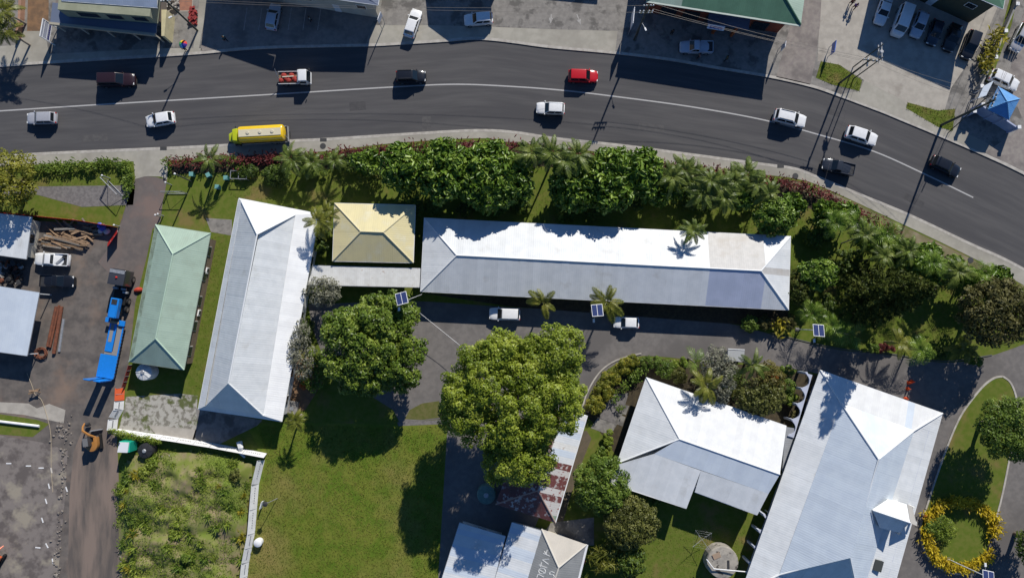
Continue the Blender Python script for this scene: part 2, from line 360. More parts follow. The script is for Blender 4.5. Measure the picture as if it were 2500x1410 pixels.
ov('haul_track', [(205, 1040), (285, 1060), (288, 1120), (300, 1420), (300, 1600), (160, 1600), (165, 1420), (170, 1200), (180, 1100)], mat('track_dirt', (.165, .132, .11), (.10, .086, .078), .9, (.215, .165, .135), .35, rough=.95, stretch=(1.0, .16, 1), bump=.06, bsc=10, amt=(.38, .62), det=7), 3)
ov('gravel_path', [(-260, 450), (90, 455), (330, 452), (325, 500), (200, 505), (90, 475), (-260, 480)], GRAVEL, 2)
ov('grass_verge', [(80, 505), (200, 510), (300, 530), (290, 548), (100, 522)], GRASS2, 2)
ov('concrete_strip', [(-20, 980), (70, 984), (90, 996), (120, 985), (160, 1000), (155, 1032), (60, 1012), (-20, 1004)], CONC_PALE, 3)
ov('grass_verge', [(-260, 1008), (0, 1010), (90, 1024), (120, 1034), (80, 1066), (30, 1062), (-260, 1040)], GRASS2, 3)
ov('mossy_slab', [(308, 968), (438, 960), (482, 965), (480, 1050), (470, 1072), (400, 1058), (290, 1048), (302, 1000)], MOSSY, 2)
ov('concrete_strip', [(362, 1036), (480, 1048), (474, 1074), (440, 1070), (380, 1058)], CONC_PALE, 3)
ov('concrete_slab', [(478, 995), (640, 1025), (628, 1038), (536, 1083), (470, 1072), (482, 1030)], CONC_OLD, 3)
ov('earth_path', [(502, 532), (566, 536), (566, 575), (515, 566)], CONC_OLD, 2)
ov('garden_bed', [(700, 880), (765, 870), (790, 930), (745, 1000), (690, 1015)], EARTH, 2)
ov('garden_bed', [(1030, 715), (1925, 757), (1920, 800), (1780, 790), (1250, 748)], mat('garden_soil', (.045, .035, .022), (.07, .055, .03), 2, rough=.95, bump=.1), 2)
ov('garden_bed', [(1430, 1010), (1445, 962), (1474, 919), (1512, 889), (1570, 872), (1700, 882), (1800, 888), (1960, 909), (2000, 916), (1965, 1010), (1920, 1045), (1578, 925), (1540, 1040), (1510, 1120), (1470, 1060)], MATS['garden_soil'], 2)
ov('garden_bed', [(815, 372), (960, 356), (1165, 345), (1240, 352), (1444, 373), (1648, 406), (1860, 431), (1945, 442), (2010, 463), (2200, 552), (2371, 634), (2470, 690), (2440, 720), (2330, 690), (2180, 620), (2010, 520), (1860, 470), (1648, 440), (1400, 410), (1200, 400), (900, 410), (560, 420), (420, 425), (420, 398), (560, 394)], MATS['garden_soil'], 1)
ov('dry_verge', smooth_px([(1930, 442), (2010, 461), (2200, 549), (2371, 631), (2480, 690)], 5) + smooth_px([(2462, 702), (2371, 655), (2195, 574), (2000, 482), (1930, 455)], 5), mat('dry_verge_grass', (.20, .165, .095), (.12, .125, .04), 1.2, (.27, .22, .15), .3, rough=.95, bump=.08), 3)
ov('gravel_bed', [(1478, 985), (1500, 962), (1535, 958), (1520, 1010), (1506, 1036), (1462, 1020)], GRAVEL, 3)
ov('stepping_slab', [(1516, 985), (1536, 990), (1528, 1012), (1508, 1006)], CONC_OLD, 4)
ov('stepping_slab', [(1507, 1010), (1527, 1017), (1520, 1040), (1500, 1032)], CONC_OLD, 4)
ov('earth_path', [(1460, 1018), (1506, 1036), (1490, 1062), (1442, 1044)], CONC_OLD, 3)
ov('earth_path', [(1392, 1060), (1432, 1050), (1444, 1070), (1420, 1130), (1390, 1220), (1370, 1290), (1340, 1290), (1358, 1270), (1400, 1110)], mat('brown_path', (.13, .10, .07), (.10, .085, .055), 1.2, rough=.95, bump=.06), 3)
ov('paved_court', [(1345, 1275), (1450, 1262), (1450, 1330), (1432, 1330), (1330, 1296)], CONC_OLD, 4)
ov('driveway_apron', [(326, 392), (330, 437), (352, 431), (362, 430), (392, 431), (408, 438), (410, 392)], CONC, 4)
# island beside the right driveway
ISL = smooth_px([(2446, 918), (2425, 922), (2400, 940), (2370, 975), (2340, 1020), (2310, 1090), (2285, 1160), (2262, 1230), (2246, 1280), (2248, 1320), (2265, 1360), (2300, 1390), (2350, 1398), (2395, 1372), (2415, 1310), (2440, 1225), (2460, 1130), (2475, 1050), (2480, 980), (2466, 935), (2446, 918)], 4)
slab('island_lawn', ISL[:-1], .0, .19, GRASS2)
strip('kerb', ISL[:52], .26, .0, .24, KERB); strip('kerb', ISL[-24:], .26, .0, .24, KERB)
strip('kerb', smooth_px([(1418, 1018), (1430, 965), (1462, 910), (1504, 879), (1565, 862)], 5), .2, .05, .22, KERB)
strip('kerb', smooth_px([(1880, 812), (2040, 849), (2160, 861), (2300, 881), (2420, 866)], 5), .16, .05, .2, mat('dark_kerb', (.10, .10, .095), rough=.9))
# drains
IRONC = mat('cast_iron', (.05, .05, .05), rough=.7)
def cover(px, z, r=.45):
    o = MB().lathe(P(*px, 0) + Vector((0, 0, z)), [(r, 0), (r, .02), (r * .9, .03)], 18).build('manhole_cover', IRONC); return o
for (px, lb) in (((789, 357), 'round iron manhole cover in the footpath near the yellow tanker'), ((1941, 430), 'round iron manhole cover in the footpath by the curve'), ((2368, 635), 'round iron manhole cover at the right end of the footpath')):
    tag(cover(px, .118), lb, 'manhole cover')
for (px, lb) in (((400, 363), 'dark kerb drain inlet beside the concrete driveway apron'), ((790, 342), 'dark kerb drain inlet behind the yellow tanker'), ((1905, 406), 'dark kerb drain inlet above the red hedge')):
    tag(MB().box(P(*px, 0) + Vector((0, 0, .08)), (1.0, .5, .12)).build('drain_inlet', IRONC), lb, 'drain')

# ---------------------------------------------------------------- roofs and buildings
def clip(poly, n_, d, keep):
    out = []
    for i in range(len(poly)):
        a, b = poly[i], poly[(i + 1) % len(poly)]; da, db = (a.dot(n_) - d) * keep, (b.dot(n_) - d) * keep
        if da >= 0: out.append(a)
        if (da > 0 and db < 0) or (da < 0 and db > 0): out.append(a.lerp(b, da / (da - db)))
    return out
def plane_fit(pts, f=(0, 1, 2)):
    p0, p1, p2 = pts[f[0]], pts[f[1]], pts[f[2]]; n_ = (p1 - p0).cross(p2 - p0)
    if abs(n_.z) < 1e-6: return pts
    if n_.z < 0: n_ = -n_
    out = []
    for p in pts:
        z = p0.z - (n_.x * (p.x - p0.x) + n_.y * (p.y - p0.y)) / n_.z; out.append(Vector((p.x, p.y, z)))
    return out
def sheets(pts, m, part, root, wd=1.0, pick=None, th=.03, name='roof_sheet', along=None, fit=(0, 1, 2)):
    """roof plane cut into its iron sheets; pts[0] to pts[1] is the eave; pick(t, i) may choose another material"""
    pts = plane_fit([Vector(p) for p in pts], fit); n_ = (pts[1] - pts[0]).cross(pts[2] - pts[0]).normalized()
    if n_.z < 0: n_ = -n_
    e = (pts[1] - pts[0]).normalized() if along is None else (Vector(along) - Vector(along).dot(n_) * n_).normalized()
    up = n_.cross(e); ds = [p.dot(e) for p in pts]; lo, hi = min(ds), max(ds); k = max(1, round((hi - lo) / wd)); st = (hi - lo) / k
    o = root.location; base = pts[0]
    for i in range(k):
        q = clip(clip(pts, e, lo + st * i - .02, 1), e, lo + st * (i + 1), -1)
        if len(q) < 3: continue
        off = n_ * (.004 if i % 2 else .010) + n_ * random.uniform(0, .004)
        top = [p + off for p in q]; bot = [p + off - n_ * th for p in q]; c = len(q)
        me = bpy.data.meshes.new(name)
        me.from_pydata([tuple(p - o) for p in top + bot], [], [tuple(range(c)), tuple(range(2 * c - 1, c - 1, -1))] + [(a, c + a, c + (a + 1) % c, (a + 1) % c) for a in range(c)])
        if me.polygons[0].normal.dot(n_) < 0: me.flip_normals()
        uv = me.uv_layers.new(name='UVMap'); allp = top + bot
        for lp in me.loops:
            p = allp[lp.vertex_index]; uv.data[lp.index].uv = ((p - base).dot(e) + 40, (p - base).dot(up) + 40)
        mm = m
        if pick: mm = pick((lo + st * (i + .5) - lo) / (hi - lo), i) or m
        me.materials.append(mm); link(name, me, part)
def ridge(part, pts, m, r=.13):
    for a, b in zip(pts, pts[1:]):
        MB().path([a + Vector((0, 0, .02)), b + Vector((0, 0, .02))], r, 8).build('ridge_cap', m, part, smooth=True)
WALLC = mat('cream_wall', (.55, .51, .42), (.48, .44, .36), .6, rough=.85)
WALLW = mat('white_wall', (.66, .66, .63), (.58, .58, .55), .6, rough=.85)
WALLB = mat('blue_white_wall', (.50, .53, .62), (.44, .47, .56), .6, rough=.85)
def inset(pts, d):
    n = len(pts); c = sum((Vector((p[0], p[1], 0)) for p in pts), Vector()) / n; out = []
    for p in pts:
        q = Vector((p[0], p[1], 0)); v = c - q; out.append(q + v.normalized() * d * 1.35)
    return out
def walls(root, eave, z, m, d=.6, frame=WHITE, gap=3.6, win=True, z0=.0):
    q = inset(eave, d); MB().prism(q, z0, z).build('wall', m, root)
    if not win: return
    n = len(q); cen = sum(q, Vector()) / n
    for i in range(n):
        a, b = q[i], q[(i + 1) % n]; L = (b - a).length; dr = (b - a).normalized(); nn = Vector((dr.y, -dr.x, 0))
        if nn.dot((a + b) / 2 - cen) < 0: nn = -nn
        k = int(L // gap); rz = math.atan2(dr.y, dr.x)
        for j in range(k):
            c = a + dr * L * (j + .5) / k
            if j == k // 2 and i % 2 == 0:
                f = MB().box(c + nn * .02 + Vector((0, 0, z0 + 1.1)), (1.0, .08, 2.1), rz).build('door', frame, root)
                MB().box(c + nn * .075 + dr * .35 + Vector((0, 0, z0 + 1.05)), (.12, .05, .05), rz).build('door_handle', STEEL, f)
            else:
                f = MB().box(c + nn * .02 + Vector((0, 0, z0 + (z - z0) * .55)), (1.5, .08, 1.1), rz).build('window', frame, root)
                MB().box(c + nn * .05 + Vector((0, 0, z0 + (z - z0) * .55)), (1.34, .06, .94), rz).build('pane', PANE, f)
def gutter(root, pts, m=WHITE, closed=True):
    n = len(pts)
    for i in range(n if closed else n - 1):
        a, b = Vector(pts[i]), Vector(pts[(i + 1) % n]); MB().bar(a - Vector((0, 0, .06)), b - Vector((0, 0, .06)), .12, .11).build('gutter', m, root)
def hip(name, label, corners, z, rd, zr, m, wall, pick=None, wd=1.0, cap=None, gap=3.6, win=True, fascia=WHITE, edge=None):
    """hip roof: corners TL TR BR BL and two ridge ends given as survey pixels; ridge r0 belongs to the edge TL-TR (long=1) or BL-TL (long=0)"""
    TL, TR, BR, BL = [P(u, v, z) for u, v in corners]; r0, r1 = [P(u, v, zr) for u, v in rd]
    c = (TL + TR + BR + BL) / 4; root = empty(name, (c.x, c.y, .1), 0, label, 'building')
    walls(root, [TL, TR, BR, BL], z - .04, wall, gap=gap, win=win, z0=.1)
    part = empty('roof'); part.parent = root; part.location = (0, 0, 0)
    vert = abs(r0.y - r1.y) > abs(r0.x - r1.x)
    pk = pick or {}
    if vert: pl = {'N': [TL, TR, r0], 'E': [TR, BR, r1, r0], 'S': [BR, BL, r1], 'W': [BL, TL, r0, r1]}
    else: pl = {'W': [BL, TL, r0], 'N': [TL, TR, r1, r0], 'E': [TR, BR, r1], 'S': [BR, BL, r0, r1]}
    for k, q in pl.items():
        if edge and k in edge[0] and len(q) == 4:
            f_ = edge[2]; a_, b_ = q[0].lerp(q[3], f_), q[1].lerp(q[2], f_); sheets([q[0], q[1], b_, a_], edge[1], part, root, wd); sheets([a_, b_, q[2], q[3]], m, part, root, wd); continue
        sheets(q, m, part, root, wd, pk.get(k))
    cm = cap or m
    if vert: ee = [(TL, r0), (TR, r0), (r0, r1), (BR, r1), (BL, r1)]
    else: ee = [(TL, r0), (BL, r0), (r0, r1), (TR, r1), (BR, r1)]
    for a, b in ee: ridge(part, [a, b], cm, .10)
    gutter(root, [TL, TR, BR, BL], fascia)
    return root, part
CAPW = mat('roof_cap', (.72, .73, .73), rough=.5)
CAPG = mat('grey_roof_cap', (.36, .40, .44), rough=.5)
hip('green_roofed_building', 'long low building with pale green iron hip roof beside the dirt yard', [(380, 548), (514, 569), (449, 902), (315, 882)], 3.0, [(422, 620), (380, 826)], 4.7, IRON_GREEN, mat('brown_wall', (.25, .19, .14), (.2, .15, .11), 1, rough=.9), edge=('W', IRON_GREEN_L, .16), cap=mat('green_roof_cap', (.40, .52, .41), rough=.5), fascia=mat('green_fascia', (.30, .36, .28), rough=.7))
hip('yellow_roofed_building', 'small building with cream yellow pyramid-like hip roof', [(817, 496), (1014, 501), (1009, 641), (812, 637)], 3.3, [(881, 565), (936, 567)], 4.8, IRON_YEL, WALLC, cap=mat('yellow_roof_cap', (.60, .54, .34), rough=.5))
def longN(t, i): return IRON_G if .775 < t < .93 else None
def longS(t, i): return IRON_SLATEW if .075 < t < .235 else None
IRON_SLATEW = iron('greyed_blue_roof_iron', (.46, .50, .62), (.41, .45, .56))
IRON_LS = IRON_W
hip('long_white_building', 'long narrow building with white iron hip roof across the middle of the grounds', [(1036, 532), (1930, 577), (1925, 756), (1027, 711)], 3.0, [(1115, 623), (1858, 661)], 4.75, IRON_W, WALLW, {'N': longN, 'S': longS, 'E': lambda t, i: IRON_G if .42 < t < .58 else None}, cap=CAPW)
# covered walkway
def skillion(name, label, pts, m, wall=None, pick=None, wd=1.0, posts=True, th=.04, along=None, cat='building'):
    q = [P(u, v, z) for u, v, z in pts]; c = sum(q, Vector()) / len(q); root = empty(name, (c.x, c.y, .1), 0, label, cat)
    part = empty('roof'); part.parent = root; sheets(q, m, part, root, wd, pick, th, along=along); gutter(root, q, STEEL)
    if wall: walls(root, q, min(p.z for p in q) - .12, wall, .5, z0=.1)
    elif posts:
        for p in inset(q, .25): MB().box((p.x, p.y, 1.35), (.12, .12, 2.5)).build('post', WHITE, root)
    return root
skillion('covered_walkway', 'rust stained white walkway roof below the yellow roofed building', [(1025, 701, 2.6), (751, 695, 2.6), (765, 648, 2.8), (1026, 655, 2.8)], IRON_RW, wd=.9)
# white hall with skirt roof (left)
z0, z1, z2 = 3.2, 3.7, 7.5
EA = [(583, 484), (779, 522), (688, 1028), (484, 998)]; IN = [(590, 487), (724, 520), (641, 1020), (498, 994)]
EA = [P(u, v, z0) for u, v in EA]; IN = [P(590, 492, z1), P(722, 524, z1), P(643, 1014, z1), P(503, 990, z1)]; r0, r1 = P(628, 572, z2), P(558, 935, z2)
c = sum(EA, Vector()) / 4; hall = empty('white_hall', (c.x, c.y, .1), 0, 'long white roofed hall between the green roof and the round tree', 'building')
walls(hall, EA, z0 - .04, WALLW, z0=.1); part = empty('roof'); part.parent = hall
IRON_SUNLIT = iron('sunlit_white_roof_iron', (.72, .725, .71), (.66, .665, .66), rnd=.045, sc=.8)  # brighter white for sun-facing slopes; the sunlight is put into the colour
TL, TR, BR, BL = EA; tl, tr, br, bl = IN
sheets([tl, tr, r0], IRON_SUNLIT, part, hall); sheets([tr, br, r1, r0], IRON_W, part, hall, .9); sheets([br, bl, r1], IRON_W, part, hall); sheets([bl, tl, r0, r1], IRON_W, part, hall, .9)
sheets([TL, TR, tr, tl], IRON_SUNLIT, part, hall); sheets([TR, BR, br, tr], iron('fresh_white_roof_iron', (.86, .86, .84), (.80, .80, .785), rnd=.03), part, hall, .9); sheets([BR, BL, bl, br], IRON_W, part, hall); sheets([BL, TL, tl, bl], IRON_W, part, hall, .9)
for a, b in ((tl, r0), (tr, r0), (r0, r1), (br, r1), (bl, r1)): ridge(part, [a, b], CAPW, .11)
gutter(hall, EA)
# central white house
zE, zR = 3.2, 5.3
TL, TR, R2, R1 = P(1578, 921, zE), P(1920, 1039, zE), P(1904, 1157, zR), P(1659, 1071, zR)
WB, S1 = P(1507, 1130, zE + .25), P(1597, 1107, 4.75); S2 = P(1711, 1148, 4.75); S3 = P(1876, 1204, 4.75)
L1, L2, L3, L4 = P(1487, 1178, 3.95), P(1676, 1240, 3.95), P(1696, 1200, 4.1), P(1849, 1256, 4.1)
base = [TL, TR, P(1849, 1256, 3.3), L1]
c = sum(base, Vector()) / 4; hs = empty('white_house', (c.x, c.y, .1), 0, 'white roofed house with stepped rear lean-to beside the flower bed', 'building')
walls(hs, [TL, TR, P(1850, 1235, 3.2), P(1510, 1165, 3.2)], 3.15, WALLW, z0=.1); part = empty('roof'); part.parent = hs
sheets([TL, TR, R2, R1], IRON_SUNLIT, part, hs); sheets([WB, TL, R1], IRON_W, part, hs)
sheets([S3, S1, R1, R2], IRON_B, part, hs)  # steep rear band in bluer iron, its shade painted in
sheets([L2, L1, WB, S1, S2], IRON_W, part, hs, 1.0, fit=(0, 3, 4)); sheets([L4, L3, S2, S3], IRON_W, part, hs, 1.0, fit=(0, 2, 3))
MB().prism([TR, R2, S3, L4], None or 3.0, 3.1).build('gable_board', WALLW, hs)
for a, b in ((TL, R1), (WB, R1), (R1, R2)): ridge(part, [a, b], CAPW, .1)
gutter(hs, [WB, TL, TR], closed=False); gutter(hs, [L1, L2], closed=False); gutter(hs, [L3, L4], closed=False)
skillion('covered_walkway', 'narrow flat link roof between the white house and the large right hall', [(1918, 1042, 2.9), (1904, 1240, 2.9), (1884, 1262, 2.9), (1916, 1150, 2.9), (1942, 1046, 2.9)], iron('grey_link_roof', (.34, .35, .36), (.28, .29, .30)), wd=1.2, along=(0, 1, 0))
# large hall at lower right with skirt roof, porch gable and arcade
zE, zI, zR = 3.6, 4.6, 8.4
oTL, oTR, oBR, oBL = P(2003, 903, zE), P(2301, 1008, zE), P(2150, 1548, zE), P(1808, 1450, zE)
iTL, iTR, iBR, iBL = P(2054, 984, zI), P(2232, 1050, zI), P(2098, 1470, zI), P(1902, 1402, zI); r0, r1 = P(2145, 1120, zR), P(2074, 1357, zR)
c = (oTL + oTR + oBR + oBL) / 4; bh = empty('large_hall', (c.x, c.y, .1), 0, 'largest white roofed hall with steep hip roof and porch gable at lower right', 'building')
walls(bh, inset([oTL, oTR, oBR, oBL], 1.6), zE + .3, WALLB, .3, z0=.1); part = empty('roof'); part.parent = bh
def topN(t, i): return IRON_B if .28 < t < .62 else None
sheets([oTL, oTR, iTR, iTL], IRON_SUNLIT, part, bh, pick=lambda t, i: IRON_B if .74 < t < .80 else None); sheets([oTR, oBR, iBR, iTR], IRON_W, part, bh); sheets([oBR, oBL, iBL, iBR], IRON_W, part, bh); sheets([oBL, oTL, iTL, iBL], IRON_W, part, bh)
sheets([iTL, iTR, r0], IRON_SUNLIT, part, bh, pick=topN); sheets([iTR, iBR, r1, r0], IRON_B, part, bh); sheets([iBR, iBL, r1], IRON_W, part, bh); sheets([iBL, iTL, r0, r1], IRON_B, part, bh)  # inner side slopes use bluer iron: shade of the steep pitch put into colour
for a, b in ((oTL, iTL), (iTL, r0), (oTR, iTR), (iTR, r0), (r0, r1), (iBR, r1), (iBL, r1), (iBL, oBL)): ridge(part, [a, b], CAPW, .12)
gutter(bh, [oTL, oTR, oBR, oBL])
sk = MB().box(P(2143, 1379, 4.5), (1.1, 1.5, .5), R(-17)).build('skylight', mat('skylight_dark', (.06, .065, .06), rough=.4), part)
# porch
pa, pb = P(2130, 1244, 7.6), P(2222, 1275, 7.6); n0, n1 = P(2168, 1217, 6.2), P(2214, 1230, 6.2); s0, s1 = P(2148, 1287, 6.2), P(2196, 1299, 6.2)
sheets([n0, n1, pb, pa], IRON_SUNLIT, part, bh, .8); sheets([s1, s0, pa, pb], IRON_W, part, bh, .8)
MB().face([n1, pb, s1]).build('porch_gable', WALLW, bh); ridge(part, [pa, pb], CAPW, .1)
pc_ = (n0 + n1 + s0 + s1) / 4; MB().prism([p.lerp(pc_, .06) for p in (n0, n1, s1, s0)], .1, 6.15).build('porch_wall', WALLW, bh)
dv = (P(2224, 1276, 5) - P(2130, 1244, 5)).normalized(); dv.z = 0
for q in (P(2233, 1240, 5), P(2237, 1276, 5), P(2200, 1303, 5)): MB().box((q.x, q.y, 2.5), (.3, .3, 4.8)).build('porch_post', WALLW, bh)
MB().plate([P(2215, 1230, 6.15), P(2227, 1235, 5.2), P(2239, 1283, 5.2), P(2223, 1276, 6.9)], .25).build('porch_parapet', mat('grey_render', (.42, .40, .37), rough=.9), bh)
# arcade along the left side: arched openings seen beyond the eave
ax, ay = P(1985, 915, 3.3), P(1835, 1420, 3.3); dr = (ay - ax); dr.z = 0; LA = dr.length; dr.normalize(); nn = Vector((dr.y, -dr.x, 0))
if nn.x > 0: nn = -nn
k = 13; wq = LA / k
arc = MB()
for i in range(k):
    if 3 < i < 9: continue
    a = ax + dr * wq * i; b = ax + dr * wq * (i + 1); out_ = nn * .9
    m_ = MB(); pts = []
    # pier fin with a curved edge, projecting out from under the eave
    for t in range(9):
        s_ = t / 8; pts.append(a + dr * (.18 + (wq - .36) * s_) + out_ * (0.15 + .75 * (abs(2 * s_ - 1) ** 2.6)))
    poly = [a, a + out_ * 1.0] + pts + [b + out_ * 1.0, b]
    m_.plate([Vector((p.x, p.y, 3.1)) for p in poly], .3).build('arch_canopy', WALLB, bh)
    MB().bar(Vector((a.x, a.y, .1)) + out_ * .9, Vector((a.x, a.y, 3.0)) + out_ * .9, .3, .3).build('arch_pier', WALLB, bh)
# rusty shed under the big tree
def rust(t, i): return (IRON_RW, IRON_B, IRON_W, IRON_B, IRON_W)[i % 5] if t < .47 else ((IRON_FLAKE if i % 4 else IRON_GREEN_L) if t > .80 else (IRON_RED if i % 3 else IRON_FLAKE))
zE, zR = 2.9, 4.3
TR, BR, BL, TL = P(1434, 1014, zE), P(1356, 1275, zE), P(1210, 1230, zE), P(1300, 970, zE); r0, r1 = P(1372, 1010, zR), P(1313, 1196, zR)
c = (TL + TR + BL + BR) / 4; sh = empty('rusty_shed', (c.x, c.y, .1), 0, 'old shed with flaking red and white iron roof under the big tree', 'building')
walls(sh, [TL, TR, BR, BL], zE - .05, WALLC, z0=.1); part = empty('roof'); part.parent = sh
sheets([TR, BR, r1, r0], IRON_W, part, sh, .95, rust); sheets([BR, BL, r1], IRON_RED, part, sh, .95); sheets([BL, TL, r0, r1], IRON_RED, part, sh, .95)
sheets([TL, TR, r0], IRON_W, part, sh)
for a, b in ((r0, r1), (BR, r1), (BL, r1)): ridge(part, [a, b], mat('rust_cap', (.35, .25, .21), rough=.8), .1)
MB().bar(TR, BR, .14, .14).build('gutter', CAPW, sh)
# bottom sheds
st_ = lambda t, i: (IRON_W, IRON_W, IRON_B, IRON_W, IRON_W, IRON_B, IRON_B)[i % 7]
skillion('white_shed', 'white striped skillion shed at the bottom edge, left of the dark gap', [(1205, 1420, 2.9), (1234, 1308, 2.9), (1122, 1275, 3.2), (1076, 1420, 3.2)], IRON_W, WALLW, st_, .8)
skillion('white_shed', 'white striped skillion shed at the bottom edge, joined to the grey roof', [(1302, 1410, 3.1), (1334, 1298, 3.1), (1250, 1274, 2.8), (1206, 1420, 2.8)], IRON_W, WALLW, st_, .8)
zE, zR = 3.0, 4.6
TL, TR, BR, BL = P(1322, 1290, zE), P(1432, 1328, zE), P(1385, 1520, zE), P(1262, 1490, zE); r0, r1 = P(1364, 1384, zR), P(1335, 1470, zR)
c = (TL + TR + BL + BR) / 4; gs = empty('grey_roofed_building', (c.x, c.y, .1), 0, 'weathered grey hip roofed building with painted writing at the bottom edge', 'building')
walls(gs, [TL, TR, BR, BL], zE - .05, WALLC, z0=.1); part = empty('roof'); part.parent = gs
sheets([TL, TR, r0], IRON_BEIGE, part, gs); sheets([TR, BR, r1, r0], IRON_DKG, part, gs, pick=None); sheets([BR, BL, r1], IRON_DKG, part, gs); sheets([BL, TL, r0, r1], IRON_DKG, part, gs)
for a, b in ((TL, r0), (TR, r0), (r0, r1)): ridge(part, [a, b], mat('beige_cap', (.55, .52, .46), rough=.6), .13)
MB().bar(TR, BR, .5, .06).build('gutter', CAPW, gs)
# painted letters on the grey roof, as strokes on the left plane
pn = (TL - BL).cross(r0 - BL).normalized(); pn = pn if pn.z > 0 else -pn
def onroof(x, y):
    u, v = 1200 + x / 6.715, 1200 + y / 6.715; z = 3.6
    for _ in range(6):
        p = P(u, v, z); z = BL.z - (pn.x * (p.x - BL.x) + pn.y * (p.y - BL.y)) / pn.z
    return P(u, v, z) + pn * .035
ST_ = [[(845, 1000), (955, 1048)], [(915, 945), (893, 1020)], [(868, 968), (905, 1030)], [(945, 1097), (835, 1108), (935, 1182)], [(775, 1190), (912, 1242)], [(822, 1150), (800, 1225)], [(780, 1268), (882, 1328)], [(742, 1400), (766, 1342), (862, 1392)], [(1035, 1322), (985, 1298), (955, 1318), (958, 1352), (1012, 1352), (1034, 1385), (1015, 1408)],
       [(830 + 56 * math.cos(t * math.pi / 6), 1293 + 48 * math.sin(t * math.pi / 6)) for t in range(13)]]
wm = mat('white_lettering', (.62, .62, .60), rough=.8)
for s_ in ST_:
    b_ = MB()
    for a, b in zip(s_, s_[1:]): b_.bar(onroof(*a), onroof(*b), .13, .02)
    b_.build('painted_letter', wm, part)
# yard sheds, left edge
skillion('yard_shed', 'white iron shed half under the yellow green tree by the left edge', [(64, 632, 2.7), (-120, 606, 2.7), (-105, 510, 2.9), (78, 530, 2.9)], IRON_W, WALLC)
rt = skillion('open_shed', 'open sided shed with pale blue white iron roof at the left edge', [(66, 868, 2.8), (-150, 838, 2.8), (-120, 680, 3.1), (96, 714, 3.1)], IRON_B)
# ---------------------------------------------------------------- north side buildings
OLIVE = mat('olive_wall', (.30, .31, .22), (.25, .26, .18), .6, rough=.9)
def flatb(name, label, foot, h, roofm, wallm, zr, over_=.8, wins=True, hipf=.28):
    """building from a true footprint; shallow hip roof whose eave is at h"""
    c = sum(foot, Vector()) / len(foot); root = empty(name, (c.x, c.y, .115), 0, label, 'building')
    walls(root, foot, h - .05, wallm, over_, z0=.115, win=wins); part = empty('roof'); part.parent = root
    ev = [Vector((p.x, p.y, p.z if p.z > 1 else h)) for p in foot]; cc = Vector((c.x, c.y, zr))
    up = [Vector((p.x + (c.x - p.x) * .55, p.y + (c.y - p.y) * .55, zr)) for p in ev]; n = len(ev)
    for i in range(n): sheets([ev[i], ev[(i + 1) % n], up[(i + 1) % n], up[i]], roofm, part, root, 1.1)
    MB().plate(up, .05).build('roof_deck', roofm, part); gutter(root, ev, CAPW); return root, part
def T(u, v): return P(u, v, 0)
# two storey shop, top left
z = 5.6
foot = [P(150, 2, z), P(384, 19, z), P(400, -140, z), P(165, -150, z)]
foot = [Vector((p.x, p.y, 0)) for p in foot]
ev = [Vector((p.x, p.y, z)) for p in foot]; c = sum(foot, Vector()) / 4
shop = empty('corner_shop', (c.x, c.y, .115), 0, 'two storey olive walled shop with blue grey roof at top left', 'building')
w0, w1 = P(166, 41, 3.2), P(386, 58, 3.2); d_ = (w1 - w0).normalized(); bk = Vector((-d_.y, d_.x, 0))
uw = [Vector((p.x, p.y, 0)) for p in (w0, w1, w1 + bk * 11, w0 + bk * 11)]
MB().prism(uw, 3.2, 5.5).build('upper_wall', OLIVE, shop)
for a, b in ((.18, .40), (.50, .66), (.78, .93)):
    q = (w0 + (w1 - w0) * ((a + b) / 2)); L = (w1 - w0).length * (b - a)
    f = MB().box((q.x - bk.x * .03, q.y - bk.y * .03, 4.45), (L, .1, 1.15), math.atan2(d_.y, d_.x)).build('window', mat('window_frame_dark', (.10, .10, .09), rough=.7), shop)
    MB().box((q.x - bk.x * .07, q.y - bk.y * .07, 4.45), (L - .16, .08, 1.0), math.atan2(d_.y, d_.x)).build('pane', PANE, f)
part = empty('roof'); part.parent = shop
e0, e1 = ev[0] - d_ * 0, ev[1]
rr0, rr1 = e0 + bk * 5 + Vector((0, 0, 1.6)), e1 + bk * 5 + Vector((0, 0, 1.6))
IRON_SKY = iron('blue_grey_roof_iron', (.36, .42, .52), (.31, .37, .46))
sheets([e0, e1, rr1, rr0], IRON_SKY, part, shop); sheets([e1 + bk * 10, e0 + bk * 10, rr0, rr1], IRON_SKY, part, shop)
MB().face([e1, e1 + bk * 10, rr1]).build('gable', WALLW, shop); MB().face([e0, rr0, e0 + bk * 10]).build('gable', WALLW, shop); gutter(shop, [e0, e1], closed=False)
v0, v1 = P(122, 58, 3.1), P(380, 86, 3.1)
MB().plate([v0, v1, v1 + bk * 3.2, v0 + bk * 3.2], .14).build('verandah_roof', IRON_SLATE, shop)
MB().bar(v0, v1, .35, .45).build('verandah_fascia', mat('tan_fascia', (.36, .33, .26), rough=.9), shop)
MB().prism([Vector((p.x, p.y, 0)) for p in (v0 + bk * 2.6 + d_ * .4, v1 + bk * 2.6 - d_ * .3, v1 + bk * 13, v0 + bk * 13)], .115, 3.0).build('wall', mat('shop_wall', (.20, .17, .15), rough=.9), shop)
for t in (.02, .25, .5, .75, .98):
    q = v0.lerp(v1, t); MB().box((q.x + bk.x * .2, q.y + bk.y * .2, 1.55), (.16, .16, 2.9)).build('post', WALLC, shop)
q0, q1 = P(398, 88, 2.6), P(405, 24, 2.6)
tag(MB().prism([Vector((p.x, p.y, 0)) for p in (P(394, 88, 2.6), P(401, 88, 2.6), P(407, 24, 2.6), P(394, 24, 2.6))], .115, 2.6).build('boundary_wall', mat('cream_block_wall', (.56, .50, .30), (.48, .43, .26), 1, rough=.9)), 'cream block wall standing at the end of the corner shop', 'wall')
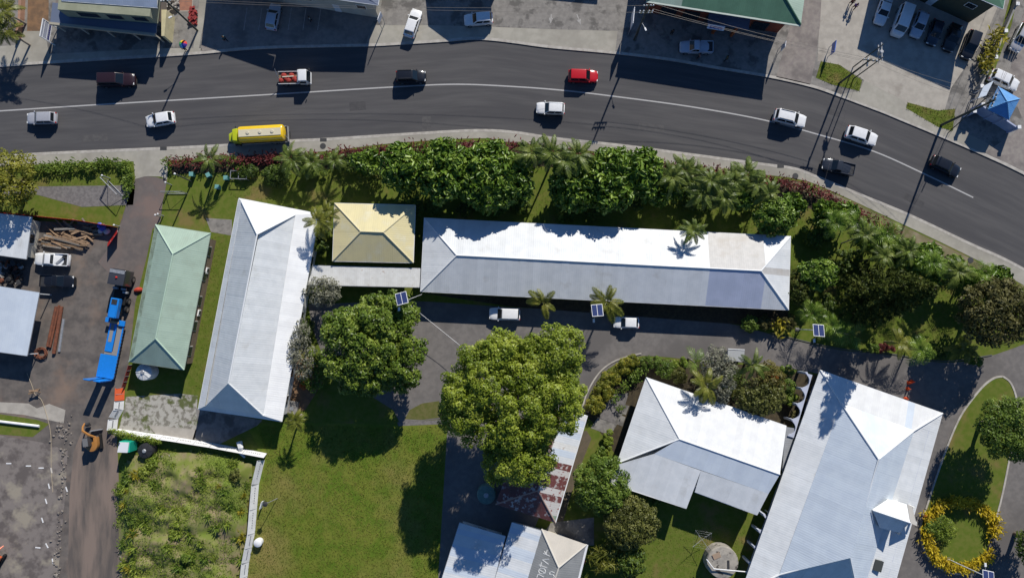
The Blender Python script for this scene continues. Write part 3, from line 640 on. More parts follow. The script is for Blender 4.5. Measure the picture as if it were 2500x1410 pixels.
# paved yard corner with salvage beside the shop
over('paved_court', [(402, 30), (470, 28), (474, -60), (404, -60)], CONC_PALE, .126)
over('brick_paving', [(432, 26), (468, 26), (472, -40), (446, -40)], mat('red_paving', (.36, .17, .11), (.28, .14, .10), 1.4, rough=.9), .130)
rub = MB(); rnd = random.Random(3)
for i in range(46):
    q = P(rnd.uniform(396, 440), rnd.uniform(0, 22)); rub.box((q.x, q.y, .2 + rnd.random() * .5), (rnd.uniform(.2, .9), rnd.uniform(.1, .4), rnd.uniform(.1, .4)), rnd.random() * 3)
tag(rub.build('scrap_heap', mat('scrap_metal', (.16, .14, .12), (.42, .40, .37), 2.5, rough=.8, amt=(.45, .55))), 'heap of grey scrap behind the cream wall at the top', 'scrap heap')
rf = MB(); 
for i in range(60):
    q = P(rnd.uniform(466, 482), rnd.uniform(18, 62)); rf.box((q.x, q.y, .15 + rnd.random() * .5), (rnd.uniform(.2, .5), rnd.uniform(.2, .5), rnd.uniform(.1, .3)), rnd.random() * 3)
tag(rf.build('red_tarpaulin_heap', mat('red_tarpaulin', (.33, .045, .04), (.22, .03, .03), 2, rough=.8)), 'heap covered in red tarpaulin beside the utility pole', 'heap')
# big shop beyond the top edge with blue roof, and neighbours whose shadows reach the forecourts
flatb('blue_roofed_shop', 'large shop with slate blue roof at the top edge shading the forecourt', [T(940, 54), T(726, 30) + Vector((0, 0, 6.3)), T(546, -9), T(566, -190), T(980, -190)], 5.4, IRON_SLATE, WALLC, 6.6)
def top_block(name, label, sh, h, m):
    """footprint derived from where its shadow corners fall"""
    k = h / math.tan(SUN_EL); q = [T(u, v) + Vector((SUN_H.x * k, SUN_H.y * k, 0)) for u, v in sh]
    c = sum(q, Vector()) / len(q); q = sorted(q, key=lambda p: math.atan2(p.y - c.y, p.x - c.x))
    return flatb(name, label, q, h, m, WALLC, h + .5)
top_block('shop', 'shop beyond the top edge shading the middle forecourt', [(1045, 68), (1100, 109), (1180, 99), (1198, 66), (1192, -90), (1030, -90)], 6.0, IRON_W)
top_block('shop', 'shop beyond the top edge shading the arrow forecourt', [(1300, 0), (1455, 15), (1462, -110), (1290, -110)], 6.0, IRON_W)
# green roofed shop
z = 6.0
e0, e1 = P(1578, 2, z), P(1955, 61, z); d_ = (e1 - e0).normalized(); bk = Vector((-d_.y, d_.x, 0))
q = [e0, e1, e1 + bk * 15, e0 + bk * 15]; foot = [Vector((p.x, p.y, 0)) for p in q]; c = sum(foot, Vector()) / 4
gshop = empty('green_roofed_shop', (c.x, c.y, .115), 0, 'red walled shop with dark green iron roof at the top edge', 'building')
REDW = mat('red_wall', (.30, .075, .035), (.22, .055, .03), .8, rough=.85)
wf = [foot[0] + bk * 1.3 + d_ * .8, foot[1] + bk * 1.3 - d_ * 1.2, foot[2] - d_ * 1.2, foot[3] + d_ * .8]
MB().prism(wf, .115, 5.9).build('wall', REDW, gshop)
part = empty('roof'); part.parent = gshop; up = Vector((0, 0, 1.5))
m0, m1 = e0 + bk * 5 + d_ * 5 + up, e1 + bk * 5 - d_ * 5 + up
sheets([e0, e1, m1, m0], IRON_DG, part, gshop, pick=lambda t, i: IRON_GREEN if t < .22 else None); sheets([e1, q[2], q[2] - bk * 5 - d_ * 5 + up, m1], IRON_GREEN, part, gshop); sheets([q[3], e0, m0, q[3] - bk * 5 + d_ * 5 + up], IRON_DG, part, gshop)
MB().plate([m0, m1, q[2] - bk * 5 - d_ * 5 + up, q[3] - bk * 5 + d_ * 5 + up], .05).build('roof_deck', IRON_DG, part)
ridge(part, [e1, m1], mat('green_cap', (.06, .14, .09), rough=.6), .14); ridge(part, [e0, m0], MATS['green_cap'], .14)
sk0, sk1 = e0 - Vector((0, 0, .05)), e1 - Vector((0, 0, .05)); MB().bar(sk0, sk1, .5, .1).build('gutter', mat('pale_green_gutter', (.42, .48, .42), rough=.6), gshop)
for t in (.16, .33, .5, .67, .84):
    a = wf[0].lerp(wf[1], t) - bk * .06
    f = MB().box((a.x, a.y, 1.4), (2.4, .12, 2.3), math.atan2(d_.y, d_.x)).build('window', DARK, gshop)
    MB().box((a.x - bk.x * .05, a.y - bk.y * .05, 1.4), (2.1, .1, 2.0), math.atan2(d_.y, d_.x)).build('pane', PANE, f)
for t in (.36, .50):
    a = wf[0].lerp(wf[1], t) - bk * .35; f = MB().box((a.x, a.y, 4.4), (1.0, .5, .7), math.atan2(d_.y, d_.x)).build('air_conditioner', WHITE, gshop)
    MB().tube((a.x - bk.x * .25, a.y - bk.y * .25, 4.4), (a.x - bk.x * .29, a.y - bk.y * .29, 4.4), .27, n=14).build('fan_grille', DARK, f)
for t in (.52, .66):
    a = wf[0].lerp(wf[1], t) - bk * 1.6; MB().box((a.x, a.y, 1.6), (.35, .35, 3.0)).build('post', mat('orange_post', (.40, .10, .03), rough=.8), gshop)
a = wf[0].lerp(wf[1], .44) - bk * 1.8; b = wf[0].lerp(wf[1], .74) - bk * 1.8
MB().plate([Vector((a.x, a.y, 3.2)), Vector((b.x, b.y, 3.2)), Vector((b.x, b.y, 3.4)) + bk * 1.8, Vector((a.x, a.y, 3.4)) + bk * 1.8], .12).build('awning', IRON_SLATE, gshop)
c_ = P(1748, 67, 3.6)
sg = MB().box((c_.x, c_.y, 3.6), (2.5, .12, .75), math.atan2(d_.y, d_.x), M=Matrix.Rotation(math.atan2(d_.y, d_.x), 3, 'Z') @ Matrix.Rotation(R(-30), 3, 'X')).build('sign_board', mat('sign_white', (.62, .66, .75), rough=.5), gshop)
for i in range(9): MB().box((c_.x + d_.x * (i - 4) * .21, c_.y + d_.y * (i - 4) * .21 - .1, 3.66), (.14, .05, .3 if i % 3 else .42), math.atan2(d_.y, d_.x), M=Matrix.Rotation(math.atan2(d_.y, d_.x), 3, 'Z') @ Matrix.Rotation(R(-30), 3, 'X')).build('sign_letter', mat('sign_blue', (.03, .06, .35), rough=.5), sg)
# green roofed house at the top right
flatb('green_roofed_house', 'house with dark green roof at the top right shading the car park', [T(2372, 72), T(2149, -26), T(2190, -200), T(2420, -200)], 6.6, IRON_DG, mat('shade_dark_wall', (.07, .075, .05), rough=.9), 7.4)  # wall coloured dark to stand for the shaded area below the roof
# blue kiosk
zE, zA = 2.9, 4.3
kc = [P(2436.5, 211, zE), P(2490, 241, zE), P(2463, 293, zE), P(2411, 267, zE)]; ap = P(2459, 248, zA); c = sum(kc, Vector()) / 4
ki = empty('gate_kiosk', (c.x, c.y, .115), 0, 'small gate kiosk with bright blue pyramid roof', 'kiosk'); part = empty('roof'); part.parent = ki
for i in range(4): sheets([kc[i], kc[(i + 1) % 4], ap], IRON_BLUE, part, ki, .6); ridge(part, [kc[i], ap], mat('blue_cap', (.16, .38, .66), rough=.5), .08)
walls(ki, kc, 2.85, WALLW, .7, gap=2.0, z0=.115)
def wall_run(name, label, px, h, m, posts, th=.22, cap=None):
    pts = [P(u, v, 0) for u, v in px]; c = sum(pts, Vector()) / len(pts); root = empty(name, (c.x, c.y, .115), 0, label, 'wall')
    for a, b in zip(pts, pts[1:]): MB().bar(Vector((a.x, a.y, h / 2)), Vector((b.x, b.y, h / 2)), th, h).build('wall_panel', m, root)
    for p in (pts if posts else []):
        o = MB().box((p.x, p.y, (h + .25) / 2), (.42, .42, h + .25)).build('pillar', m, root)
        MB().box((p.x, p.y, h + .3), (.52, .52, .12)).build('pillar_cap', cap or WHITE, o)
    return root
wall_run('gate_wall', 'white walled entrance with capped pillars in front of the kiosk', [(2352, 284), (2372, 268), (2402, 289), (2425, 300), (2458, 322)], 2.2, mat('shaded_white_wall', (.42, .46, .60), (.36, .40, .54), .8, rough=.8), True)  # white wall in pale blue; the bluish shade on its face is in the colour
p_ = [P(2388, 240, 2.4), P(2408, 233, 2.4), P(2426, 197, 2.4), P(2402, 210, 2.4)]; c = sum(p_, Vector()) / 4
sh_ = empty('gate_shelter', (c.x, c.y, .115), 0, 'flat white shelter roof beside the blue kiosk', 'shelter'); MB().plate(p_, .1).build('roof', IRON_B, sh_)
for p in inset(p_, .2): MB().box((p.x, p.y, 1.25), (.1, .1, 2.25)).build('post', WHITE, sh_)
wall_run('boundary_wall', 'low grey wall with white pillars running up the right side of the car park', [(2482, -40), (2468, 20), (2440, 85), (2416, 148), (2382, 218)], 1.1, mat('grey_wall', (.33, .32, .30), (.27, .26, .24), 1, rough=.9), True, .25)
wall_run('boundary_wall', 'terracotta garden wall at the top left corner', [(62, -40), (58, 50), (50, 98)], 1.0, mat('terracotta_wall', (.40, .23, .15), (.33, .19, .13), 1.2, rough=.9), False, .4)
# billboard
bl_ = [P(124, 128, 0)]
b0, b1 = P(119, 122, .6), P(112, 85, .6)
b0 = P(97.5, 88, 3.4); b1 = P(105, 46, 3.4); d_ = Vector((b1.x - b0.x, b1.y - b0.y, 0)); d_.normalize()
sgn = empty('billboard', (b0.x, b0.y, .115), 0, 'white framed billboard standing on two posts at the top left forecourt', 'sign')
bm_ = mat('billboard_panel', (.55, .56, .62), (.48, .49, .56), 1.5, rough=.5); 
def bb(z): return Vector((b0.x, b0.y, z)), Vector((b1.x, b1.y, z))
for (za, zb, m_) in ((2.95, 3.35, bm_), (2.15, 2.9, bm_), (1.5, 2.1, bm_)):
    a, b = bb((za + zb) / 2); MB().bar(a, b, .08, zb - za).build('panel', m_, sgn)
for z_ in (3.4, 2.92, 2.12, 1.48): a, b = bb(z_); MB().bar(a, b, .14, .09).build('rail', WHITE, sgn)
for q in (b0, b1): MB().box((q.x, q.y, 1.75), (.12, .12, 3.35)).build('post', WHITE, sgn)
a, b = bb(1.8)
for i in range(7):
    q = a.lerp(b, (i + .8) / 8); MB().box((q.x + .05, q.y, 1.8), (.04, .16, .3), 0).build('sign_letter', mat('purple_ink', (.06, .05, .22), rough=.6), sgn)

# ---------------------------------------------------------------- vehicles
WHEEL = {}
def wheel(root, x, y, r=.33, wd=.21):
    k = (round(r, 2), wd)
    if k not in WHEEL:
        t = MB().path([(0, -wd / 2, 0), (0, -wd * .38, 0), (0, wd * .38, 0), (0, wd / 2, 0)], [r * .9, r, r, r * .9], 18).mesh('tyre', BLACK, smooth=True)
        q = MB().path([(0, -wd / 2 - .012, 0), (0, wd / 2 + .012, 0)], [r * .6, r * .6], 14).mesh('rim', CHROME); WHEEL[k] = (t, q)
    t = link('wheel', WHEEL[k][0], root, (x, y, r)); link('rim', WHEEL[k][1], t)
PROF = {'suv': [(-.5, .80, .42, .46), (-.49, .91, .36, .56), (-.455, .98, .30, .61), (-.2, 1, .28, .62), (.1, 1, .28, .62), (.22, 1, .28, .61), (.36, .97, .28, .57), (.44, .91, .30, .52), (.485, .79, .36, .45), (.5, .62, .42, .36)]}
GH = {'suv': (-.475, .25, -.42, .07), 'hatch': (-.465, .24, -.35, .05), 'sedan': (-.36, .22, -.22, .04), 'van': (-.485, .40, -.465, .27), 'ute': (-.10, .24, -.06, .09), 'wagon': (-.47, .22, -.40, .05)}
def lerp(a, b, t): return a + (b - a) * t
def car(label, px, hv, col, L=4.5, W=1.82, H=1.65, kind='suv', z=0.0, cat='car', name='parked_car', group=None, rails=False, bed=None, bedload=None, roofm=None):
    p = P(px[0], px[1], H * .55); root = empty(name, (p.x, p.y, z), head(px, hv), label, cat, group)
    ring = []; bd = -.13 if kind == 'ute' else None
    for xf, wf, zl, zt in PROF['suv']:
        zt = zt * H
        if kind == 'ute' and xf < -.3: zt = .56 * H
        if kind == 'sedan': zt *= 1.06
        if kind == 'van' and xf > .3: zt *= 1.12
        hw = W / 2 * wf; pts = [(hw * .90, zl), (hw, zl + .14), (hw, zt - .16), (hw * .965, zt - .05), (hw * .86, zt), (hw * .4, zt + .025)]
        ring.append([(xf * L, y, zz) for y, zz in pts] + [(xf * L, -y, zz) for y, zz in reversed(pts)])
    b = MB(); b.loft(ring); b.local('body', col, root, smooth=True)
    a0, f0, a1, f1 = [x * L for x in GH[kind]]; zb = .58 * H; wb, wt = W / 2 * .93, W / 2 * (.80 if kind != 'van' else .86)
    v = [(a0, -wb, zb), (f0, -wb, zb), (f0, wb, zb), (a0, wb, zb), (a1, -wt, H), (f1, -wt, H), (f1, wt, H), (a1, wt, H)]
    g_ = MB(); g_.add(v, [(3, 2, 1, 0), (4, 5, 6, 7), (0, 1, 5, 4), (1, 2, 6, 5), (2, 3, 7, 6), (3, 0, 4, 7)])
    g_.local('cabin', roofm or col, root, bevel=.11, seg=3, smooth=True)
    V_ = [Vector(q) for q in v]; cen = sum(V_, Vector()) / 8
    def pane(nm, A, B, C, D, u0, u1, t0, t1):
        def at(u, t): return (A.lerp(B, u)).lerp(D.lerp(C, u), t)
        q = [at(u0, t0), at(u1, t0), at(u1, t1), at(u0, t1)]; n_ = (B - A).cross(D - A).normalized()
        if n_.dot((A + C) / 2 - cen) < 0: n_ = -n_
        m_ = MB(); top = [x + n_ * .014 for x in q]; bot = [x - n_ * .03 for x in q]
        m_.add(top + bot, [(0, 1, 2, 3), (7, 6, 5, 4), (0, 4, 5, 1), (1, 5, 6, 2), (2, 6, 7, 3), (3, 7, 4, 0)]); m_.local(nm, GLASS, root)
    pane('windscreen', V_[1], V_[2], V_[6], V_[5], .07, .93, .16, .92)
    pane('rear_window', V_[3], V_[0], V_[4], V_[7], .09, .91, .25, .9)
    for A, B, C, D in ((V_[0], V_[1], V_[5], V_[4]), (V_[2], V_[3], V_[7], V_[6])):
        pane('side_window', A, B, C, D, .08, .47, .22, .86); pane('side_window', A, B, C, D, .52, .90, .22, .86)
    for sx in (-.315, .31):
        for sy in (-1, 1): wheel(root, sx * L, sy * (W / 2 - .10), .33 if H < 1.7 else .37)
    for sy in (-1, 1):
        MB().box((.468 * L, sy * W * .33, .45 * H), (.16, .34, .13)).local('headlight', LAMPG, root, bevel=.03)
        MB().box((-.488 * L, sy * W * .40, .52 * H), (.10, .2, .24)).local('tail_light', TAILG, root, bevel=.02)
        MB().box((.20 * L, sy * (W / 2 + .07), .64 * H), (.12, .2, .13)).local('mirror', col, root, bevel=.03)
        if rails: MB().bar((a1 + .2, sy * wt * .86, H + .04), (f1 - .15, sy * wt * .86, H + .04), .05, .05).local('roof_rail', DARK, root)
    if kind == 'ute':
        x0, x1 = -.49 * L, -.12 * L; zt = .62 * H
        MB().box(((x0 + x1) / 2, 0, .585 * H), (x1 - x0 - .1, W * .84, .03)).local('tray_liner', bed or DARK, root)
        for sy in (-1, 1): MB().box(((x0 + x1) / 2, sy * W * .455, zt - .1 + .05), (x1 - x0, .12, .34)).local('tray_side', col, root, bevel=.03)
        MB().box((x0 - .0, 0, zt - .06), (.10, W * .86, .30)).local('tailgate', col, root, bevel=.03)
        if bedload: bedload(root, (x0 + x1) / 2, .60 * H)
    MB().box((.502 * L, 0, .34), (.06, W * .62, .16)).local('front_bumper', DARK, root, bevel=.02)
    return root
W_ = paint('white', (.80, .80, .79)); SIL = paint('silver', (.50, .50, .52), .25); BLK = paint('black', (.010, .011, .014)); MAR = paint('maroon', (.026, .011, .012)); RED = paint('red', (.50, .008, .012)); GRY = paint('grey', (.035, .04, .05), .2); DBL = paint('dark_blue', (.02, .03, .05), .2); LBL = paint('pale_blue', (.45, .50, .58))
G1 = 'vehicles driving on the main road'
car('dark maroon station wagon half in the shop shadow on the main road', (282, 194), (1, -.02), MAR, 5.6, 1.95, 1.95, 'suv', name='driving_car', group=G1)
car('silver hatchback nearest the left edge of the main road', (100, 288), (-1, 0.02), SIL, 4.5, 1.8, 1.55, 'wagon', name='driving_car', group=G1)
car('white hatchback crossing the pole shadow on the main road', (390, 291), (-1, .17), W_, 4.35, 1.85, 1.62, 'hatch', name='driving_car', group=G1)
car('black wagon with grey bonnet straddling the centre line side of the upper lane', (1003, 186), (1, -.02), BLK, 4.5, 1.8, 1.75, 'suv', name='driving_car', group=G1, rails=True)
car('red sport utility car in the upper lane', (1424, 185), (1, .03), RED, 4.5, 1.85, 1.65, 'suv', name='driving_car', group=G1)
car('white wagon in the lower lane below the red car', (1344, 264), (-1, -.04), W_, 4.3, 1.8, 1.55, 'wagon', name='driving_car', group=G1)
car('white large sport utility car with roof rails left of the pair on the curve', (1930, 288), (1, .24), W_, 4.9, 1.95, 1.8, 'suv', name='driving_car', group=G1, rails=True)
car('white sport utility car right of the pair on the curve', (2105, 331), (1, .32), W_, 4.8, 1.95, 1.75, 'hatch', name='driving_car', group=G1)
car('dark grey pickup with covered tray in the lower lane of the curve', (2047, 407), (-1, -.24), GRY, 4.8, 1.85, 1.75, 'ute', name='driving_car', group=G1)
car('black car nearest the right edge of the main road', (2310, 406), (1, .46), BLK, 4.6, 1.85, 1.55, 'wagon', name='driving_car', group=G1)
zc = .127; G2 = 'cars parked on the north forecourts'
car('white sedan driving out over the pale forecourt nose up', (1008, 57), (.34, -1), W_, 4.5, 1.8, 1.5, 'hatch', zc, group=G2)
car('white wagon parked half in shadow on the middle forecourt', (1168, 47), (-1, .08), W_, 4.4, 1.8, 1.6, 'wagon', zc, group=G2)
car('pale blue hatchback parked in the dark shade of the blue roofed shop', (667, 41), (.2, -1), LBL, 4.1, 1.75, 1.55, 'hatch', zc, group=G2)
car('white pickup with black tray parked in shade before the green roofed shop', (1700, 115), (-1, -.02), LBL, 5.0, 1.85, 1.7, 'ute', .127, group=G2)  # white body in pale blue paint, the tint of the shade put into its colour
G3 = 'cars parked side by side in the top right car park'
car('white sedan, leftmost in the top right car park row', (2156, 27), (-.33, 1), W_, 4.5, 1.8, 1.45, 'sedan', .127, group=G3)
car('white van, tallest vehicle in the top right car park row', (2203, 50), (-.36, 1), W_, 5.0, 1.95, 2.1, 'van', .127, group=G3, cat='van')
car('pale hatchback right beside the white van in the car park', (2244, 60), (-.36, 1), LBL, 4.2, 1.75, 1.6, 'hatch', .127, group=G3)
car('blue grey hatchback between the pale hatchback and the black cars', (2282, 80), (-.33, 1), DBL, 4.0, 1.7, 1.55, 'hatch', .127, group=G3)
car('black sedan in deep shade, second from the right in the car park', (2325, 92), (-.36, 1), BLK, 4.4, 1.8, 1.5, 'sedan', .127, group=G3)
car('black sport utility car beside the planted wall of the car park', (2370, 110), (-.36, 1), BLK, 4.5, 1.85, 1.7, 'suv', .127, group=G3)
car('silver wagon parked in shade at the upper right edge', (2492, 92), (-.5, 1), SIL, 4.6, 1.85, 1.7, 'suv', .127, group='cars behind the boundary wall at the right')
car('white wagon parked behind the blue kiosk', (2452, 196), (1, .45), W_, 4.6, 1.85, 1.7, 'suv', .127, group='cars behind the boundary wall at the right')
def yl(root, x, z):
    MB().box((x + .1, .1, z + .1), (1.5, .3, .12), .8).local('timber_load', STEEL, root); MB().box((x - .4, -.4, z + .1), (.4, .3, .2)).local('tool_box', DARK, root)
G4 = 'vehicles in the dirt yard'
car('white dual cab pickup with loaded tray beside the timber pile', (126, 633), (-1, -.05), W_, 5.2, 1.9, 1.75, 'ute', .112, group=G4, bedload=yl)
car('black pickup parked in the shadow of the white pickup', (140, 686), (1, .02), BLK, 4.9, 1.85, 1.75, 'ute', .112, group=G4)
G5 = 'cars parked along the long white building'
car('white four wheel drive parked in shade left of the two palms', (1232, 766), (-1, -.03), W_, 4.6, 1.85, 1.85, 'suv', .112, group=G5)
car('small white hatchback parked in shade right of the two palms', (1529, 787), (-1, -.03), W_, 3.8, 1.7, 1.5, 'hatch', .112, group=G5)
# flatbed truck with red load
p = P(720, 190, 1.0); t_ = empty('flatbed_truck', (p.x, p.y, 0), head((720, 190), (1, -.02)), 'small white cab flatbed truck carrying red bundles on the main road', 'truck', G1)
cabm = MB(); cabm.add([(.7, -.95, .5), (2.4, -.95, .5), (2.4, .95, .5), (.7, .95, .5), (.75, -.9, 2.05), (1.95, -.88, 2.1), (1.95, .88, 2.1), (.75, .9, 2.05)], [(3, 2, 1, 0), (4, 5, 6, 7), (0, 1, 5, 4), (1, 2, 6, 5), (2, 3, 7, 6), (3, 0, 4, 7)])
cabm.local('cab', W_, t_, bevel=.12, seg=3, smooth=True)
MB().add([(2.36, -.8, 1.1), (2.36, .8, 1.1), (2.02, .76, 1.95), (2.02, -.76, 1.95)], [(0, 1, 2, 3)]).add([(2.30, -.8, 1.1), (2.30, .8, 1.1), (1.98, .76, 1.95), (1.98, -.76, 1.95)], [(0, 1, 2, 3)]).local('windscreen', GLASS, t_)
for sy in (-1, 1): MB().box((1.35, sy * .94, 1.5), (.9, .05, .5)).local('side_window', GLASS, t_); MB().box((2.3, sy * 1.12, 1.5), (.08, .18, .3)).local('mirror', DARK, t_)
MB().box((-.9, 0, .85), (3.1, 1.85, .1)).local('tray', mat('tray_timber', (.20, .14, .09), rough=.9, coord='obj'), t_)
for sy in (-1, 1): MB().box((-.9, sy * .93, 1.03), (3.1, .06, .3)).local('tray_side', W_, t_)
MB().box((.62, 0, 1.3), (.08, 1.9, .9)).local('headboard', W_, t_); MB().bar((-2.35, -.3, 1.0), (-2.6, .9, 2.3), .07, .07).local('pole_rack', STEEL, t_)
MB().box((-.2, 0, .55), (4.6, .7, .22)).local('chassis', DARK, t_)
for sx in (-1.55, 1.6):
    for sy in (-1, 1): wheel(t_, sx, sy * .82, .38, .24)
lm = mat('red_bundle', (.42, .05, .035), (.26, .03, .025), 2, rough=.8, coord='obj')
ldr = empty('load_bundle'); COL.objects.unlink(ldr); bpy.data.objects.remove(ldr)
for i in range(7):
    m_ = MB().lathe((0, 0, 0), [(.0, .0), (.34, .04), (.42, .2), (.32, .4), (.1, .48)], 10); o = m_.local('load_bundle', lm, t_, smooth=True); o.location = (-2.0 + .38 * i, (-.4, .35, -.1)[i % 3], .9); o.scale = (1, .9, 1.1)
MB().box((-.9, .05, 1.42), (1.7, .14, .1), .05).local('plank', mat('pale_plank', (.6, .54, .42), rough=.9), t_)
# yellow tanker
YEL = paint('yellow', (.80, .52, .006)); LIME = paint('lime_yellow', (.50, .55, .012))
p = P(630, 330, 1.4); t_ = empty('tanker_truck', (p.x, p.y, 0), head((630, 330), (-1, .055)), 'bright yellow tanker truck with cream top strip parked at the lower kerb', 'tanker')
rg = []
for x, s in ((-4.1, .82), (-4.0, .95), (-3.8, 1), (2.2, 1), (2.45, .95), (2.55, .80)):
    rg.append([(x, 1.18 * s * math.copysign(abs(math.cos(a)) ** .62, math.cos(a)), 1.95 + .88 * s * math.copysign(abs(math.sin(a)) ** .72, math.sin(a))) for a in [2 * math.pi * k / 28 for k in range(28)]])
MB().loft(rg).local('tank', YEL, t_, smooth=True)
MB().box((-.75, .02, 2.83), (6.2, 1.08, .05)).local('top_strip', mat('cream_walkway', (.62, .56, .40), rough=.8, coord='obj'), t_, bevel=.02)
for x in (-2.6, -.8, 1.0): MB().lathe((0, 0, 0), [(.26, 0), (.26, .07), (.2, .1)], 14).local('hatch', mat('cream_hatch', (.55, .50, .37), rough=.6), t_).location = (x, 0, 2.85)
cb = MB(); cb.add([(2.7, -1.05, .6), (3.9, -1.0, .6), (3.9, 1.0, .6), (2.7, 1.05, .6), (2.75, -.98, 2.25), (3.55, -.85, 2.2), (3.55, .85, 2.2), (2.75, .98, 2.25)], [(3, 2, 1, 0), (4, 5, 6, 7), (0, 1, 5, 4), (1, 2, 6, 5), (2, 3, 7, 6), (3, 0, 4, 7)])
cb.local('cab', LIME, t_, bevel=.12, seg=3, smooth=True)
MB().add([(3.86, -.8, 1.3), (3.86, .8, 1.3), (3.62, .72, 2.0), (3.62, -.72, 2.0), (3.80, -.8, 1.3), (3.80, .8, 1.3), (3.56, .72, 2.0), (3.56, -.72, 2.0)], [(0, 1, 2, 3), (4, 5, 6, 7)]).local('windscreen', GLASS, t_)
rb = MB().add([(3.85, -.8, .6), (4.5, -.6, .6), (4.5, .6, .6), (3.85, .8, .6), (3.85, -.75, 1.35), (4.45, -.5, 1.2), (4.45, .5, 1.2), (3.85, .75, 1.35)], [(3, 2, 1, 0), (4, 5, 6, 7), (0, 1, 5, 4), (1, 2, 6, 5), (2, 3, 7, 6), (3, 0, 4, 7)]); rb.local('bonnet', LIME, t_, bevel=.1, seg=2, smooth=True)
MB().box((-.4, 0, .78), (8.4, 1.0, .25)).local('chassis', DARK, t_); MB().box((-.8, 0, 1.02), (6.9, 2.35, .12)).local('deck', DARK, t_)
for sy in (-1, 1): MB().bar((-4.2, sy * 1.2, 1.15), (2.4, sy * 1.2, 1.15), .1, .12).local('side_rail', STEEL, t_); MB().box((3.2, sy * 1.28, 1.7), (.1, .22, .35)).local('mirror', DARK, t_)
MB().box((-4.45, 0, 1.2), (.12, 2.3, .35)).local('rear_bumper', STEEL, t_); MB().bar((-4.35, .6, .8), (-4.35, .6, 2.6), .08, .08).local('ladder', STEEL, t_)
for x in (-3.2, -2.1, 3.3):
    for sy in (-1, 1): wheel(t_, x, sy * .98, .48, .3)
# low loader with blue trailer
BLU = paint('bright_blue', (.015, .22, .68)); CABG = paint('charcoal', (.05, .052, .06))
p = P(283, 792, .8); rz = head((283, 792), (46, -150)); ll = empty('low_loader', (p.x, p.y, .11), head((283, 800), (50, -246)), 'low loader truck with charcoal cab and bright blue trailer, ramps raised', 'truck', G4)
MB().box((6.95, .05, 1.75), (2.3, 2.35, 2.3)).local('cab', CABG, ll, bevel=.12, seg=3, smooth=True); MB().box((7.75, .05, 2.93), (.5, 2.2, .06)).local('sun_visor', STEEL, ll, bevel=.02)
MB().box((8.12, .05, 2.1), (.05, 1.95, .85)).local('windscreen', GLASS, ll); MB().lathe((0, 0, 0), [(.16, 0), (.17, .1), (.08, .2)], 12).local('beacon', mat('red_lens', (.5, .03, .02), rough=.2), ll).location = (6.9, 0, 2.9)
for y in (-.75, .5, .82): MB().box((5.35 if y != .82 else 4.9, -y, 1.3), (.3, .75, .4)).local('tank_box', STEEL, ll, bevel=.04)
MB().box((3.9, 0, .85), (5.0, 1.0, .3)).local('chassis', DARK, ll); MB().box((4.3, 0, 1.05), (2.5, 1.9, .2)).local('fifth_wheel_deck', BLACK, ll)
for x in (6.9, 3.6, 2.4):
    for sy in (-1, 1): wheel(ll, x, sy * 1.02, .5, .34)
gn = MB().box((2.45, 0, 1.75), (2.9, 1.25, .9)).local('gooseneck', BLU, ll, bevel=.08); MB().box((3.35, 0, 2.2), (.75, .8, .1)).local('winch_well', DARK, gn); MB().bar((2.9, -.5, 2.24), (1.2, -.5, 2.24), .08, .1).local('rib', BLU, gn); MB().bar((2.9, .5, 2.24), (1.2, .5, 2.24), .08, .1).local('rib', BLU, gn)
MB().box((.55, 1.15, 1.0), (.7, .6, .25)).local('side_step', BLU, ll, bevel=.03); MB().box((.35, -1.05, 1.0), (.8, .9, .25)).local('side_step', BLU, ll, bevel=.03)
MB().box((.3, .0, 1.05), (.35, 1.4, .15)).local('timber_block', WOOD, ll)
MB().box((-1.9, .25, .82), (4.3, 1.1, .16)).local('deck_beam', BLU, ll, bevel=.03); MB().box((-1.3, .3, .91), (2.6, .5, .04)).local('deck_board', mat('worn_deck', (.26, .24, .22), rough=.9), ll)
for y in (-.35, .8): pass
MB().bar((.4, -1.25, .8), (-7.8, -1.25, .8), .22, .22).local('side_rail', BLU, ll)
for i in range(16): MB().box((-.1 - .5 * i, -1.38, .8), (.14, .08, .26)).local('rail_stud', DARK, ll)
MB().box((-1.9, -.75, .78), (4.1, .75, .06)).local('deck_board', MATS['worn_deck'], ll); MB().box((-4.2, -.2, .78), (.5, 2.0, .05)).local('deck_board', MATS['worn_deck'], ll)
MB().box((-6.2, -.02, .84), (3.4, 2.55, .16)).local('rear_deck', BLU, ll, bevel=.04)
for x in (-5.2, -6.3, -7.3):
    for sy in (-1, 1): wheel(ll, x, sy * .95, .38, .3)
for sy in (-1, 1):
    rm = MB().box((-8.05, sy * .68 + (.1 if sy > 0 else 0), 2.3), (.14, .98, 3.0)).local('ramp', BLU, ll, bevel=.03)
    for i in range(7): MB().box((-8.16, sy * .68 + (.1 if sy > 0 else 0), 1.1 + .4 * i), (.1, .95, .07)).local('ramp_cleat', BLU, rm)
# second vehicle parts beside the cab: red wheelbarrow bag and motorbike-like tools are left as a red sack
q = P(336, 707, .5); sk_ = MB().lathe((0, 0, 0), [(.1, 0), (.5, .1), (.55, .35), (.35, .6), (.05, .7)], 12).build('sack', mat('red_sack', (.50, .06, .03), (.35, .04, .02), 3, rough=.8), smooth=True); sk_.location = (q.x, q.y, .11); sk_.scale = (1.25, .7, .7); sk_.rotation_euler = (0, 0, .2); tag(sk_, 'bright red sack between the low loader and the green roof', 'sack')
